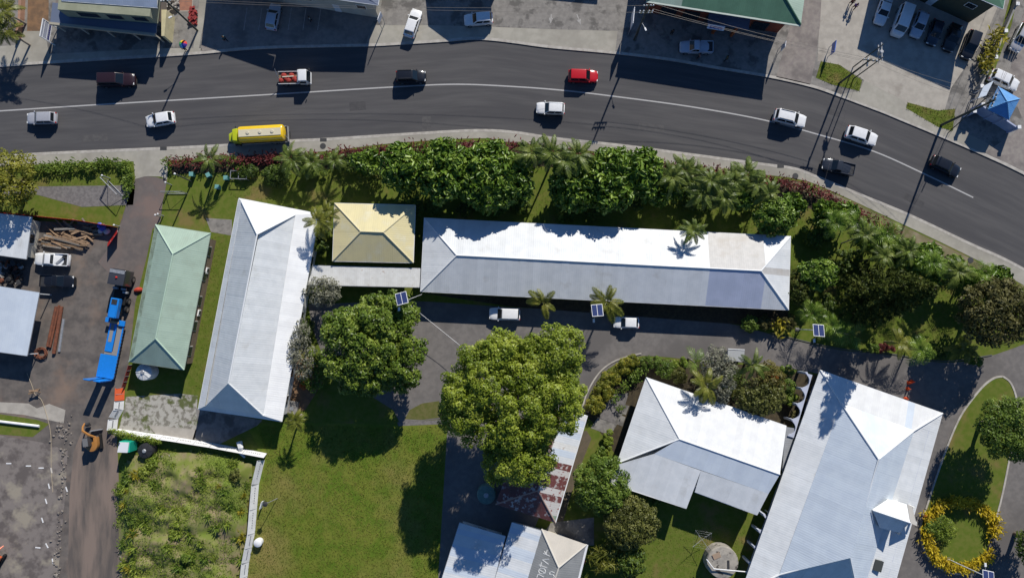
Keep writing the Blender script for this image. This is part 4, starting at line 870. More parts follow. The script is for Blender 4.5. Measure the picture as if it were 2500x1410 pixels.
# orange mini excavator
ORG = paint('orange', (.40, .18, .045)); p = P(228, 1080, .8); ex = empty('excavator', (p.x, p.y, .112), head((228, 1080), (-6, -50)), 'orange mini excavator with folded boom on the haul track', 'excavator', G4); ex.scale = (.86, .86, .86)
for sy in (-1, 1):
    tr = [[(x, sy * .95 + dy, z_) for x, z_ in ((-1.35, .25), (-1.15, .02), (1.15, .02), (1.35, .25), (1.15, .5), (-1.15, .5))] for dy in (-.2, .2)]
    MB().loft(tr).local('track', BLACK, ex, bevel=.04)
MB().box((0, 0, .55), (1.3, 1.3, .2)).local('undercarriage', DARK, ex)
hs_ = [[(-.25 + 1.15 * math.cos(a), 1.0 * math.sin(a), z_) for a in [math.pi / 2 + math.pi * k / 10 for k in range(11)]] + [(.9, -1.0, z_), (.9, -.45, z_), (.2, -.4, z_), (.2, 1.0, z_)] for z_ in (.65, 1.45)]
MB().loft(hs_).local('engine_house', ORG, ex, bevel=.05, smooth=True)
MB().box((.35, .35, 1.55), (1.5, .95, 1.7)).local('cab', mat('cab_dark', (.045, .045, .05), rough=.35, coord='obj'), ex, bevel=.08, smooth=True); MB().box((.35, .35, 2.42), (1.35, .85, .05)).local('cab_roof', mat('cab_roof_grey', (.16, .16, .16), rough=.6, coord='obj'), ex)
bm1 = MB().path([(.9, -.6, 1.1), (1.5, -.1, 2.0), (2.3, .55, 2.35), (2.9, .8, 1.9)], [.2, .22, .2, .15], 6).local('boom', ORG, ex, smooth=True); MB().path([(2.9, .8, 1.9), (3.5, .7, 1.4)], [.16, .12], 6).local('stick', ORG, ex)
MB().tube((.9, -.3, 1.0), (1.9, .2, 2.25), .07).local('hydraulic_ram', STEEL, bm1)
bk_ = [[(3.2 + .35 * math.cos(a), y, .55 + .4 * math.sin(a)) for a in [math.pi * .1 + k * math.pi * 1.2 / 6 for k in range(7)]] for y in (.35, 1.0)]
MB().loft(bk_).local('bucket', DARK, ex); MB().box((2.0, -.5, .4), (.18, 2.0, .5)).local('blade', STEEL, ex, bevel=.04)
q = P(4, 1366, .8); oe = empty('excavator', (q.x - 1.2, q.y, .112), R(60), 'edge of an orange machine at the bottom left corner', 'excavator', G4)
for sy in (-1, 1): MB().box((0, sy * .9, .28), (2.6, .4, .5)).local('track', BLACK, oe, bevel=.15)
RORG = paint('red_orange', (.62, .13, .04)); MB().box((0, 0, 1.05), (2.2, 1.9, .9)).local('engine_house', RORG, oe, bevel=.2, seg=3, smooth=True); MB().box((.3, .4, 1.9), (1.1, .9, 1.1)).local('cab', MATS['cab_dark'], oe, bevel=.08); MB().path([(.9, 0, 1.2), (1.9, -.3, 2.1), (2.7, -.4, 1.1)], [.16, .17, .1], 6).local('boom', RORG, oe)
# ---------------------------------------------------------------- poles, wires, lamps, signs
INS = mat('white_insulator', (.75, .75, .74), rough=.3)
def upole(label, base, h, lean=(0, 0), arms=(), lamp=None, rz=0.0, r=.16):
    b = P(*base); root = empty('utility_pole', (b.x, b.y, .0), 0, label, 'utility pole', 'utility poles along the road')
    top = Vector((lean[0], lean[1], h)); MB().path([(0, 0, -.1), top * .5, top], [r, r * .85, r * .65], 12).local('pole', POLEM, root, smooth=True)
    for z_, L, ang in arms:
        c = top * (z_ / h); d = Vector((math.cos(ang), math.sin(ang), 0)); a = MB().bar(c - d * L / 2, c + d * L / 2, .13, .13).local('crossarm', POLEM, root)
        for t in (-.46, -.2, .2, .46):
            q = c + d * L * t; MB().lathe((q.x, q.y, q.z + .06), [(.05, 0), (.10, .05), (.10, .12), (.05, .22)], 10).local('insulator', INS, a)
    if lamp:
        z_, dv, L = lamp; c = top * (z_ / h); e = c + Vector((dv[0], dv[1], .25)).normalized() * L
        MB().tube(c, e, .035).local('lamp_arm', STEEL, root); MB().box((e.x, e.y, e.z), (.5, .24, .14), math.atan2(dv[1], dv[0])).local('lamp_head', WHITE, root, bevel=.04)
    return root
A1 = head((1250, 700), (1, .1))
upole('utility pole with street lamp beside the rainbow umbrella at top left', (483, 76), 11.0, arms=((10.2, 2.2, R(4)), (9.4, 1.4, R(4))), lamp=(5.6, (-.9, -.5), 1.4))
u4 = upole('utility pole crowded with insulators left of the green roofed shop', (1548, 98), 11.2, arms=((10.9, 1.4, R(2)), (9.3, 1.9, R(2)), (8.8, 1.9, R(2))), lamp=(6.0, (.4, -1), 1.3))
b = P(1552, 100); tag(MB().tube((b.x, b.y, 0), tuple(P(1562, 70, 4.5)), .05).build('stay_pole', POLEM), 'thin stay pole beside the insulator crowded utility pole', 'pole')
u2 = upole('utility pole with crossarm on the grass verge below the car park', (2048, 204), 9.2, arms=((8.9, 1.9, R(-8)), (8.2, 1.2, R(80))))
upole('tall utility pole with crossarms in front of the blue kiosk', (2297, 306), 11.5, arms=((11.2, 2.0, R(65)), (10.5, 2.0, R(65))), r=.2)
b = P(2313, 326); tag(MB().tube((b.x, b.y, 0), tuple(P(2415, 232, 8.2)), .07).build('stay_pole', POLEM), 'slanting stay pole crossing behind the kiosk utility pole', 'pole')
# H-frame transformer beside the second pole
hb = P(2148, 130, 7.5); fr = empty('transformer_frame', (hb.x, hb.y, 0), 0, 'pole mounted transformer rack over the car park edge', 'utility pole')
for dy in (-.9, .9): MB().path([(0, dy, 0), (0, dy, 8.4)], [.09, .07], 8).local('pole', POLEM, fr)
for z_ in (7.2, 8.0): MB().bar((0, -1.3, z_), (0, 1.3, z_), .12, .12).local('crossarm', STEEL, fr)
MB().lathe((0, 0, 7.3), [(.25, 0), (.3, .1), (.3, .7), (.2, .8)], 14).local('transformer', STEEL, fr)
WIREM = mat('wire', (.22, .19, .16), rough=.6)
def wire(label, a, b, sag, r=.016, cat='wire', n=14, m=None):
    a, b = Vector(a), Vector(b); pts = [a.lerp(b, t / n) - Vector((0, 0, sag * 4 * (t / n) * (1 - t / n))) for t in range(n + 1)]
    o = MB().path(pts, r, 5).build('rope' if cat == 'rope' else 'overhead_wire', WHITE if cat == 'rope' else WIREM, smooth=True); return tag(o, label, cat, None if cat == 'rope' else 'overhead wires along the road')
p1 = P(483, 76); p4 = P(1548, 98); p2 = P(2048, 204); p3 = P(2297, 306)
def tp(p, h, dx=0, dy=0): return (p.x + dx, p.y + dy, h)
wire('upper overhead wire across the top left forecourts', tp(p1, 10.3, 1), tp(p4, 11.0, -.6), 1.6); wire('lower overhead wire across the top left forecourts', tp(p1, 9.5, .6), tp(p4, 9.0, -.8), .9)
wire('overhead wire running off the top left edge', tp(p1, 10.3, -1), (p1.x - 45, p1.y + 6, 10.3), 1.2)
for i, (h1, h2, d1, d2) in enumerate(((11.0, 9.1, .6, .8), (9.4, 9.1, .9, -.8), (8.9, 8.3, .6, .2))):
    wire(('topmost', 'middle', 'lowest')[i] + ' overhead wire in front of the green roofed shop', tp(p4, h1, d1, .3), tp(p2, h2, d2, 0), (.9, .7, .5)[i], .022)
for i, dx in enumerate((-.8, 0, .8)):
    wire(('left', 'middle', 'right')[i] + ' wire of the three crossing the car park to the kiosk pole', tp(p2, 9.1, dx, .3), tp(p3, 11.3, dx * .5, dx), .8, .015)
    wire(('left', 'middle', 'right')[i] + ' wire of the three fanning to the top right corner', tp(p3, 11.3, dx * .5, dx), tp(p3, 11.0, 20 + dx * 3, 42), .8, .02)
wire('thin service wire crossing the road on the curve', tuple(P(2110, 145, 8.6)), tuple(P(2010, 452, 3.0)), .4, .012)
def slamp(label, base, top, h, ang=0.0, arm=(-.3, -1)):
    b = P(*base); t = P(top[0], top[1], h); root = empty('solar_street_lamp', (b.x, b.y, .1), 0, label, 'street lamp', 'solar lamps along the driveway')
    MB().path([(0, 0, 0), (t.x - b.x, t.y - b.y, h - .1)], [.07, .05], 10).local('pole', WHITE, root)
    MB().box((0, 0, .06), (.5, .5, .12)).local('base_plate', CONC_OLD, root)
    M_ = Matrix.Rotation(R(ang), 3, 'Z') @ Matrix.Rotation(R(-18), 3, 'X'); c = Vector((t.x - b.x, t.y - b.y, h))
    fr_ = MB().box(c, (1.55, 1.75, .05), M=M_).local('panel_frame', WHITE, root)
    for s_ in (-1, 1): MB().box(c + M_ @ Vector((s_ * .375, 0, .03)), (.68, 1.6, .03), M=M_).local('solar_panel', mat('solar_cell', (.035, .05, .14), (.03, .04, .11), 8, rough=.12, spec=.7, coord='obj'), fr_)
    e = c + Vector((arm[0], arm[1], 0)).normalized() * 1.5 - Vector((0, 0, .5)); MB().tube(c - Vector((0, 0, .5)), e, .03).local('lamp_arm', STEEL, root); MB().box(e, (.3, .5, .1)).local('lamp_head', WHITE, root, bevel=.03)
slamp('solar street lamp at the corner of the long building above the round tree', (1000, 735), (981, 728), 8.6, 15)
slamp('solar street lamp between the two driveway palms', (1444, 760), (1458, 757), 7.2, 4)
slamp('solar street lamp with white pole leaning over the right garden', (1945, 803), (1998, 806), 5.6, -5)
slamp('solar street lamp at the bottom right corner ring bed', (2314, 1363), (2412, 1408), 7.4, -12, (0, 1))
wire('white guy rope from the corner solar lamp to the big tree', tuple(P(1030, 718, 3.2)), tuple(P(986, 735, 3.8)), .1, .03, 'rope'); wire('white rope hanging over the driveway beside the big tree', tuple(P(990, 736, 3.8)), tuple(P(1122, 842, 3.0)), .3, .03, 'rope')
# signs on the forecourts
def sign(label, px, h, w_, ht, rz, m, pm=STEEL, face=None, name='sign'):
    b = P(*px); root = empty(name, (b.x, b.y, .12), rz, label, 'sign')
    for s_ in (-1, 1): MB().tube((s_ * w_ * .42, 0, 0), (s_ * w_ * .42, 0, h), .045).local('post', pm, root)
    MB().box((0, 0, h - ht / 2), (w_, .1, ht)).local('panel', m, root)
    if face:
        for i, f in enumerate(face): MB().box((f[0], -.06, h - f[1]), (f[2], .02, f[3])).local('lettering', f[4], root)
BLUS = mat('sign_blue_bright', (.04, .12, .45), rough=.4); WHS = mat('sign_white_gloss', (.72, .73, .76), rough=.4)
sign('tall white banner sign beside the insulator crowded pole', (1534, 72), 4.6, 2.4, 2.2, R(84), WHS)
sign('narrow blue sign beside the grass verge at the driveway', (2022, 128), 2.2, 1.8, 1.2, R(80), BLUS, face=[(0, .4, 1.2, .1, WHS), (0, .7, 1.0, .1, WHS)])
sign('bent white banner sign on the pavement left of the white sedan', (937, 66), 3.6, 1.3, 1.3, R(70), WHS)
sign('small white notice board on the inner side of the banner fence', (644, 1228), 1.2, 1.1, .7, R(75), WHS)
sign('leaning white post sign at the wall end of the green roofed shop', (1898, 128), 3.0, .9, 1.6, R(80), WHS)
# umbrella and people
um = P(446, 107, 2.1); uo = empty('umbrella', (um.x, um.y, 1.15), 0, 'rainbow striped umbrella held over a person beside the utility pole', 'umbrella')
cols = [(.55, .02, .015), (.65, .12, .01), (.65, .45, .02), (.06, .38, .04), (.10, .55, .30), (.20, .55, .75), (.02, .06, .38), (.08, .02, .25)]
for i in range(8):
    v = [(0, 0, 1.2)]; rows = []
    for k in range(5):
        r_ = .62 * k / 4; z_ = 1.2 - .38 * (k / 4) ** 2
        for j in (0, .5, 1): a = 2 * math.pi * (i + j) / 8; rows.append((r_ * math.cos(a), r_ * math.sin(a), z_))
    fs = [(k * 3 + j, k * 3 + j + 1, k * 3 + 4 + j, k * 3 + 3 + j) for k in range(4) for j in (0, 1)]
    MB().add(rows, fs).local('canopy_gore', mat('gore_%d' % i, cols[i], rough=.6), uo, fix=False)
MB().tube((0, 0, .1), (0, 0, 1.25), .015).local('shaft', STEEL, uo)
def skinmesh(name, joints, edges, m, parent=None, root=0, sub=2):
    me = bpy.data.meshes.new(name); me.from_pydata([j[:3] for j in joints], edges, []); o = link(name, me, parent)
    md = o.modifiers.new('skin', 'SKIN'); 
    if not me.skin_vertices: 
        me.attributes
    sv = me.skin_vertices
    if not sv:
        bm = bmesh.new(); bm.from_mesh(me); bm.verts.layers.skin.verify(); bm.to_mesh(me); bm.free(); sv = me.skin_vertices
    for i, j in enumerate(joints): sv[0].data[i].radius = (j[3], j[4] if len(j) > 4 else j[3]); sv[0].data[i].use_root = (i == root)
    md.use_smooth_shade = True; o.modifiers.new('sub', 'SUBSURF').levels = sub; o.modifiers['sub'].render_levels = sub
    me.materials.append(m); return o
SKIN = mat('skin', (.16, .085, .055), rough=.6, coord='obj'); HAIR = mat('hair', (.012, .010, .009), rough=.6, coord='obj')
def person(label, px, rz, shirt, trouser, stride=.2, z=.125, arm=None):
    p = P(px[0], px[1], .9); s_ = stride
    body = [(0, 0, .95, .13, .11), (0, 0, 1.2, .14, .10), (0, 0, 1.42, .17, .10), (0, 0, 1.53, .055), (.01, 0, 1.62, .075, .09), (.01, 0, 1.74, .06, .07),
            (s_ * .3, .1, .9, .10), (s_ * .9, .11, .5, .07), (s_, .11, .09, .05), (s_ + .16, .12, .04, .04),
            (-s_ * .3, -.1, .9, .10), (-s_ * .6, -.11, .5, .07), (-s_ * 1.3, -.11, .10, .05), (-s_ * 1.3 + .15, -.12, .05, .04),
            (0, .2, 1.42, .06), (-.05, .27, 1.16, .045), (.06, .29, .93, .035), (.12, .28, .84, .03), (0, -.2, 1.42, .06), (.03, -.27, 1.16, .045), (.14, -.28, .96, .035), (.2, -.27, .88, .03)]
    ed = [(0, 1), (1, 2), (2, 3), (3, 4), (4, 5), (0, 6), (6, 7), (7, 8), (8, 9), (0, 10), (10, 11), (11, 12), (12, 13), (2, 14), (14, 15), (15, 16), (16, 17), (2, 18), (18, 19), (19, 20), (20, 21)]
    o = skinmesh('person', body, ed, SKIN); o.location = (p.x, p.y, z); o.rotation_euler = (0, 0, rz); tag(o, label, 'person')
    e = .022
    B2 = lambda i: (*body[i][:3], body[i][3] + e, (body[i][4] if len(body[i]) > 4 else body[i][3]) + e)
    sj = [B2(i) for i in (0, 1, 2, 14, 15, 18, 19)]
    skinmesh('shirt', sj, [(0, 1), (1, 2), (2, 3), (3, 4), (2, 5), (5, 6)], shirt, o)
    tj = [B2(i) for i in (0, 6, 7, 8, 10, 11, 12)]; tj[0] = (0, 0, .97, .16, .135)
    skinmesh('trousers', tj, [(0, 1), (1, 2), (2, 3), (0, 4), (4, 5), (5, 6)], trouser, o)
    MB().lathe((.0, 0, 1.66), [(.095, -.05), (.105, .03), (.085, .11), (.03, .145)], 12).local('hair', HAIR, o, smooth=True)
    return o
CL_ = lambda n, c: mat('cloth_' + n, c, rough=.9, coord='obj')
person('person in teal shirt standing in the shaded left forecourt', (548, 95), R(-40), CL_('teal', (.03, .17, .19)), CL_('black', (.02, .02, .025)))
person('person standing under the rainbow umbrella by the pole', (449, 118), R(-60), CL_('navy', (.03, .03, .06)), CL_('dark', (.03, .03, .03)), .05)
person('person in purple walking across the top right pavement', (2088, 16), R(-110), CL_('purple', (.10, .06, .32)), CL_('brown', (.10, .06, .05)))
person('person in dark red walking ahead of the person in purple', (2080, 6), R(-110), CL_('dark_red', (.14, .03, .03)), CL_('black2', (.02, .02, .02)))
person('person in pink shirt beside the pickup in shade', (1707, 137), R(170), CL_('pink', (.40, .22, .20)), CL_('dark2', (.03, .03, .035)), .1)
person('person in black standing on the shaded terrace of the red shop', (1641, 79), R(-80), CL_('black3', (.015, .015, .018)), CL_('black4', (.02, .02, .02)), .06)
person('person in green walking at the right end of the shaded footpath', (1774, 143), R(10), CL_('green', (.03, .14, .06)), CL_('dark3', (.03, .03, .03)))
person('person in pale top on the shaded blue shop forecourt', (757, 47), R(200), CL_('pale', (.35, .38, .36)), CL_('dark4', (.03, .03, .04)), .1)
# ---------------------------------------------------------------- yard gear
def gate(label, a, b, h, n=4):
    a, b = P(*a, .1), P(*b, .1); d = (b - a); L = d.length; root = empty('mesh_gate', (a.x, a.y, .1), math.atan2(d.y, d.x), label, 'gate')
    for x in (0, L): MB().tube((x, 0, .1), (x, 0, h), .05).local('stile', STEEL, root)
    for z_ in (.12, h): MB().tube((0, 0, z_), (L, 0, z_), .05).local('rail', STEEL, root)
    MB().tube((0, 0, .15), (L * .5, 0, h), .03).local('brace', STEEL, root); MB().tube((L, 0, .15), (L * .5, 0, h), .03).local('brace', STEEL, root)
    w_ = MB(); k = int(L / .35)
    for i in range(k * 2):
        x = L * i / (k * 2); w_.bar((x, 0, .12), (min(L, x + L / k), 0, h), .006, .006)
    w_.local('wire_mesh', STEEL, root)
gate('left open mesh gate leaf beside the concrete apron', (264, 440), (304, 481), 2.0); gate('right open mesh gate leaf beside the gravel drive', (406, 473), (458, 473), 1.7)
def post(label, px, h, r=.09, name='gate_post'):
    b = P(*px); root = empty(name, (b.x, b.y, .1), 0, label, 'post'); MB().tube((0, 0, 0), (0, 0, h), r, n=10).local('shaft', STEEL if h < 4 else POLEM, root); MB().lathe((0, 0, h), [(r * 1.4, 0), (r * 1.5, .08), (r * .7, .18)], 12).local('cap', WHITE, root)
post('white capped gate post at the left of the apron', (270, 436), 2.0); post('white capped gate post above the right gate leaf', (420, 452), 1.8); post('tall capped steel pole right of the concrete apron', (470, 444), 5.2, .1, 'steel_pole')
post('white capped fence post at the red fence corner', (293, 553), 1.4); post('white capped fence post nearest the green roof', (400, 527), 1.6); post('white capped post left of the gate post pair', (393, 529), 1.5)
# red fence
rf_ = mat('red_fence_paint', (.42, .018, .014), (.34, .02, .015), 1, rough=.6)
def fence(name, label, px, h, m, wd=.8, th=.05, tilt=0.0, cat='fence', marks=None):
    pts = [P(u, v, .1) for u, v in px]; c = sum(pts, Vector()) / len(pts); root = empty(name, (c.x, c.y, .1), 0, label, cat)
    for a, b in zip(pts, pts[1:]):
        d = b - a; L = d.length; k = max(1, round(L / wd)); d.normalize(); nn = Vector((-d.y, d.x, 0))
        for i in range(k):
            p0 = a + d * L * i / k + d * .01; p1 = a + d * L * (i + 1) / k - d * .01; off = nn * (tilt * h); w_ = random.uniform(-.03, .03)
            q = [p0, p1, p1 + off + Vector((0, 0, h + w_)), p0 + off + Vector((0, 0, h - w_))]; n2 = nn * th
            o = MB().add(q + [x + n2 for x in q], [(0, 1, 2, 3), (7, 6, 5, 4), (0, 4, 5, 1), (1, 5, 6, 2), (2, 6, 7, 3), (3, 7, 4, 0)]).build('panel', m, root)
            if marks and L / k > 1.2:
                mk = MB(); n3 = (q[1] - q[0]).cross(q[3] - q[0]).normalized()
                if n3.z < 0: n3 = -n3
                for j in range(7): s0 = q[0].lerp(q[1], .14 + .1 * j).lerp(q[3].lerp(q[2], .14 + .1 * j), .5); mk.box(s0 + n3 * .06, (.09, .16, .03), math.atan2(d.y, d.x))
                mk.build('printed_mark', marks, o)
            MB().tube(p0 + nn * .05 - Vector((0, 0, .1)), p0 + nn * .05 + off * .9 + Vector((0, 0, h * .95)), .035, n=6).build('post', STEEL, root)
    return root
fence('red_fence', 'red painted fence along the back of the timber pile', [(-40, 518), (70, 528), (200, 541), (288, 556)], 1.5, rf_, 1.2)
fence('red_fence', 'short red leaning panel closing the end of the timber pile', [(286, 560), (262, 594)], 1.5, rf_, 1.0, tilt=.75)
fence('red_fence', 'red boards along the yard side of the green roofed building', [(322, 890), (306, 944)], 1.0, mat('dull_red_board', (.20, .03, .022), rough=.8), .9)
BAN = mat('white_banner', (.66, .66, .65), (.58, .58, .57), 1.2, rough=.8); INK = mat('banner_ink', (.16, .16, .16), rough=.8)
fence('banner_fence', 'leaning white banner strip fence down the left of the mossy slab', [(303, 978), (301, 1000), (288, 1022), (285, 1048)], 1.1, BAN, 1.5, .03, -.75, marks=INK)
fence('banner_fence', 'orange mesh end of the banner fence below the red boards', [(304, 945), (303, 976)], 1.1, mat('orange_mesh', (.62, .10, .03), rough=.8), 1.0, .03, -.7)
fence('banner_fence', 'vine topped white banner fence above the weedy mound', [(288, 1046), (360, 1056), (440, 1068), (520, 1081), (600, 1096), (652, 1106)], 1.1, BAN, 2.4, .03, -.42, marks=INK)
fence('banner_fence', 'long white banner fence between the weedy mound and the lawn', [(646, 1122), (632, 1180), (627, 1240), (622, 1300), (608, 1370), (600, 1440)], 1.2, BAN, 2.4, .03, -.55, marks=INK)
q = P(584, 1078, .6); tag(MB().path([q, q + Vector((.3, -.8, .2)), q + Vector((.2, -1.6, -.1)), q + Vector((.9, -2.2, .1))], [.45, .4, .3, .15], 6).build('loose_banner', BAN), 'loose white banner end flapping above the fence corner', 'banner')
q = P(632, 1322, .5); tag(MB().lathe((q.x, q.y, .1), [(.55, 0), (.62, .5), (.6, .9), (.45, 1.0), (.1, 1.05)], 16).build('white_drum', WHITE, smooth=True), 'white drum standing on the lawn side of the banner fence', 'drum')
def tank(label, px, r, h, m, name='water_tank', ribs=8, seg=26):
    b = P(px[0], px[1], h); root = empty(name, (b.x, b.y, .1), 0, label, 'tank')
    MB().lathe((0, 0, 0), [(r, 0), (r, h * .82), (r * .96, h * .86), (r * .25, h), (r * .2, h)], seg).local('shell', m, root, smooth=True)
    MB().lathe((0, 0, h), [(r * .26, 0), (r * .26, .07), (r * .2, .12)], 16).local('lid', DARK if m == BLACK else STEEL, root)
    for i in range(ribs):
        a = 2 * math.pi * i / ribs; MB().bar((r * .3 * math.cos(a), r * .3 * math.sin(a), h * .99), (r * .95 * math.cos(a), r * .95 * math.sin(a), h * .88), .09, .06).local('rib', m, root)
TKW = mat('white_tank', (.70, .70, .68), (.60, .60, .58), 2, rough=.6, coord='obj'); TKB = mat('black_tank', (.028, .028, .03), rough=.5, coord='obj'); TKG = mat('green_tank', (.13, .22, .19), (.10, .18, .16), 2, rough=.6, coord='obj')
tank('round white water tank at the end of the green roofed building', (349, 908), 1.2, 2.2, TKW); tank('round black water tank beside the green portable toilet', (353, 1100), 1.1, 1.6, TKB, ribs=6); tank('pale green water tank under the edge of the big tree', (1187, 1208), 1.35, 2.0, TKG)
# portable toilet
b = P(304, 1090, 2.2); TEAL = mat('teal_plastic', (.015, .36, .24), rough=.4, coord='obj'); pt = empty('portable_toilet', (b.x, b.y, .11), R(-4), 'white roofed green portable toilet beside the haul track', 'toilet')
MB().box((0, 0, 1.08), (1.6, 1.5, 2.15)).local('cabin', TEAL, pt, bevel=.05); MB().plate([Vector(x) for x in ((-.85, -.8, 2.3), (.6, -.75, 2.3), (.7, .7, 2.36), (-.7, .65, 2.36))], .16).local('roof', mat('white_plastic', (.74, .75, .76), rough=.35, coord='obj'), pt); MB().box((0, -.77, 1.0), (.7, .04, 1.85)).local('door', mat('teal_door', (.02, .26, .18), rough=.4), pt); MB().tube((-.6, .55, 2.2), (-.6, .55, 2.6), .06).local('vent_pipe', DARK, pt)
# timber pile: single planks
rnd = random.Random(11); G6 = 'planks and boards heaped by the red fence'
for i in range(64):
    lower = i < 34
    u, v = (rnd.uniform(130, 196), rnd.uniform(580, 604)) if lower else (rnd.uniform(125, 255), rnd.uniform(546, 584)); L = rnd.uniform(2.2, 4.8) if lower else rnd.uniform(1.2, 3.4)
    if u + L * 8 > 262: u = 262 - L * 8
    q = P(u, v); o = MB().box((0, 0, 0), (L, rnd.uniform(.14, .3), rnd.uniform(.05, .12))).build('plank', WOOD if rnd.random() < .8 else mat('grey_timber', (.27, .25, .22), (.2, .18, .16), 3, rough=.9, rnd=.3, coord='obj'))
    o.location = (q.x, q.y, .15 + rnd.uniform(0, .65)); o.rotation_euler = (rnd.uniform(-.1, .1), rnd.uniform(-.06, .06), R(rnd.gauss(-8, 7 if lower else 26)))
    tag(o, 'sawn timber board lying in the heap by the red fence', 'plank', G6)
for i in range(6):
    q = P(rnd.uniform(247, 272), rnd.uniform(550, 566)); o = MB().lathe((0, 0, 0), [(.05, 0), (.4, .08), (.45, .3), (.25, .5), (.05, .55)], 10).build('rubbish_bag', mat('bag_%s' % ('blue' if i % 2 else 'pale'), (.06, .09, .42) if i % 2 else (.5, .46, .47), rough=.5), smooth=True); o.location = (q.x, q.y, .12 + .2 * (i % 2)); o.rotation_euler = (0, 0, i)
    tag(o, ('blue' if i % 2 else 'pale') + ' plastic rubbish bag at the right end of the timber pile', 'bag', ('blue' if i % 2 else 'pale') + ' bags at the timber pile')
jk = random.Random(17)
for i in range(34):
    q = P(jk.uniform(2, 62), jk.uniform(642, 692)); o = (MB().box((0, 0, 0), (jk.uniform(.3, 1.4), jk.uniform(.15, .6), jk.uniform(.1, .5))) if i % 3 else MB().lathe((0, 0, -.15), [(.3, 0), (.36, .1), (.34, .3), (.15, .34)], 10)).build('scrap_piece', (DARK, RUSTM, BLACK, MATS['scrap_metal'])[i % 4]); o.location = (q.x, q.y, .3 + jk.random() * .7); o.rotation_euler = (jk.uniform(-.4, .4), jk.uniform(-.4, .4), jk.random() * 6)
    tag(o, 'piece of dark machine scrap heaped between the two left sheds', 'scrap', 'scrap heaped between the left sheds')
# steel beams
for i, (a, b, r_, lb) in enumerate((((141, 748), (120, 845), .22, 'rusty steel tube lying leftmost beside the open shed'), ((148, 745), (126, 847), .16, 'rusty steel tube lying in the middle of the three'), ((154, 748), (135, 862), .26, 'thickest rusty steel tube lying rightmost of the three'))):
    tag(MB().tube(P(*a) + Vector((0, 0, .33)), P(*b) + Vector((0, 0, .33)), r_, n=12).build('steel_tube', RUSTM, smooth=True), lb, 'steel tube')
tag(MB().bar(P(158, 778) + Vector((0, 0, .2)), P(147, 858) + Vector((0, 0, .2)), .3, .2).build('steel_beam', STEEL), 'grey galvanised beam beside the rusty tubes', 'beam')
q = P(100, 862, .4); dr_ = empty('rusted_wire_coil', (q.x, q.y, .11), 0, 'round heap of rusty reinforcing wire beside the open shed', 'wire coil')
for i in range(9):
    r_ = .5 + .06 * i; z_ = .1 + .07 * (i % 5); MB().path([(r_ * math.cos(a), r_ * .9 * math.sin(a), z_ + .1 * math.sin(a * 2 + i)) for a in [2 * math.pi * k / 16 for k in range(17)]], .05, 5).local('coil', RUSTM, dr_)
# carpentry bench and rope, pipe
q = P(83, 955, .7); tb_ = empty('saw_horse', (q.x, q.y, .11), R(10), 'timber saw horse with planks on the yard', 'saw horse')
MB().box((0, 0, .75), (1.5, .25, .08), .3).local('plank', WOOD, tb_); MB().box((.1, .1, .83), (1.3, .2, .06), -.2).local('plank', WOOD, tb_)
for x in (-.5, .5):
    for y in (-.3, .3): MB().bar((x, y, 0), (x * .8, 0, .72), .08, .06).local('leg', WOOD, tb_)
rp = smooth_px([(68, 910), (80, 940), (88, 962), (103, 975), (115, 1010), (126, 1060), (127, 1140), (131, 1200)], 5)
tag(MB().path([P(u, v) + Vector((0, 0, .18)) for u, v in rp], .035, 5).build('rope', mat('pale_rope', (.42, .35, .25), rough=.9)), 'pale rope trailing across the yard past the saw horse', 'rope')
tag(MB().path([P(-60, 1020) + Vector((0, 0, .28)), P(99, 1039) + Vector((0, 0, .28))], .2, 12).build('pipe', WHITE, smooth=True), 'long white pipe lying on the grass strip at the left edge', 'pipe')
for i, (u, v, r_) in enumerate(((23, 1130, 0), (71, 1136, 0), (102, 1141, 0), (127, 1147, 80), (121, 1185, 75), (114, 1222, 70), (105, 1268, 70), (164, 1193, 70), (116, 1330, 60), (94, 1335, 5), (130, 1368, 80))):
    q = P(u, v); tag(MB().box((q.x, q.y, .13), (.75, .16, .05), R(-r_)).build('marker_strip', WHITE), 'short white marker strip lying on the graded ground', 'marker', 'marker strips on the building pad')
# rubble rocks along the track and mound
ROCK = mat('rubble', (.25, .22, .19), (.17, .15, .13), 3, rough=.95, rnd=.3, coord='obj')
rk = []
for s_ in range(4):
    b_ = bmesh.new(); bmesh.ops.create_icosphere(b_, subdivisions=1, radius=1)
    for v in b_.verts: v.co *= random.uniform(.7, 1.15)
    me = bpy.data.meshes.new('rock'); b_.to_mesh(me); b_.free(); me.materials.append(ROCK); rk.append(me)
def rocks(label, group, pts, r0, r1, z=.11):
    for u, v in pts:
        q = P(u, v); o = link('rock', random.choice(rk)); s_ = random.uniform(r0, r1); o.scale = (s_, s_ * random.uniform(.6, 1), s_ * .6); o.location = (q.x, q.y, z + s_ * .25); o.rotation_euler = (0, 0, random.random() * 6); tag(o, label, 'rock', group)
rr = random.Random(5)
rocks('small grey rock in the line along the haul track', 'rocks along the haul track', [(160 - (v - 1100) * .07 + rr.gauss(0, 5), v) for v in [rr.uniform(1095, 1420) for _ in range(85)]], .10, .28)
rocks('pale rubble rock at the foot of the weedy mound', 'rocks at the mound foot', [(rr.gauss(305, 6) , v) for v in [rr.uniform(1330, 1415) for _ in range(40)]], .15, .35)
rocks('pale rock in the heap beside the black tank', 'rocks by the black tank', [(rr.gauss(382, 14), rr.gauss(1128, 9)) for _ in range(26)], .15, .4, .3)
rocks('pale rock scattered behind the excavator', 'rocks behind the excavator', [(rr.gauss(160, 13), rr.gauss(1052, 16)) for _ in range(40)], .10, .28)
EDG = []
for i in range(150):
    t = rr.random(); k = smooth_px([(1431, 1004), (1444, 958), (1473, 916), (1512, 887), (1545, 874)], 8); EDG.append((k[int(t * (len(k) - 1))][0] + rr.uniform(0, 9), k[int(t * (len(k) - 1))][1] + rr.uniform(-2, 10)))
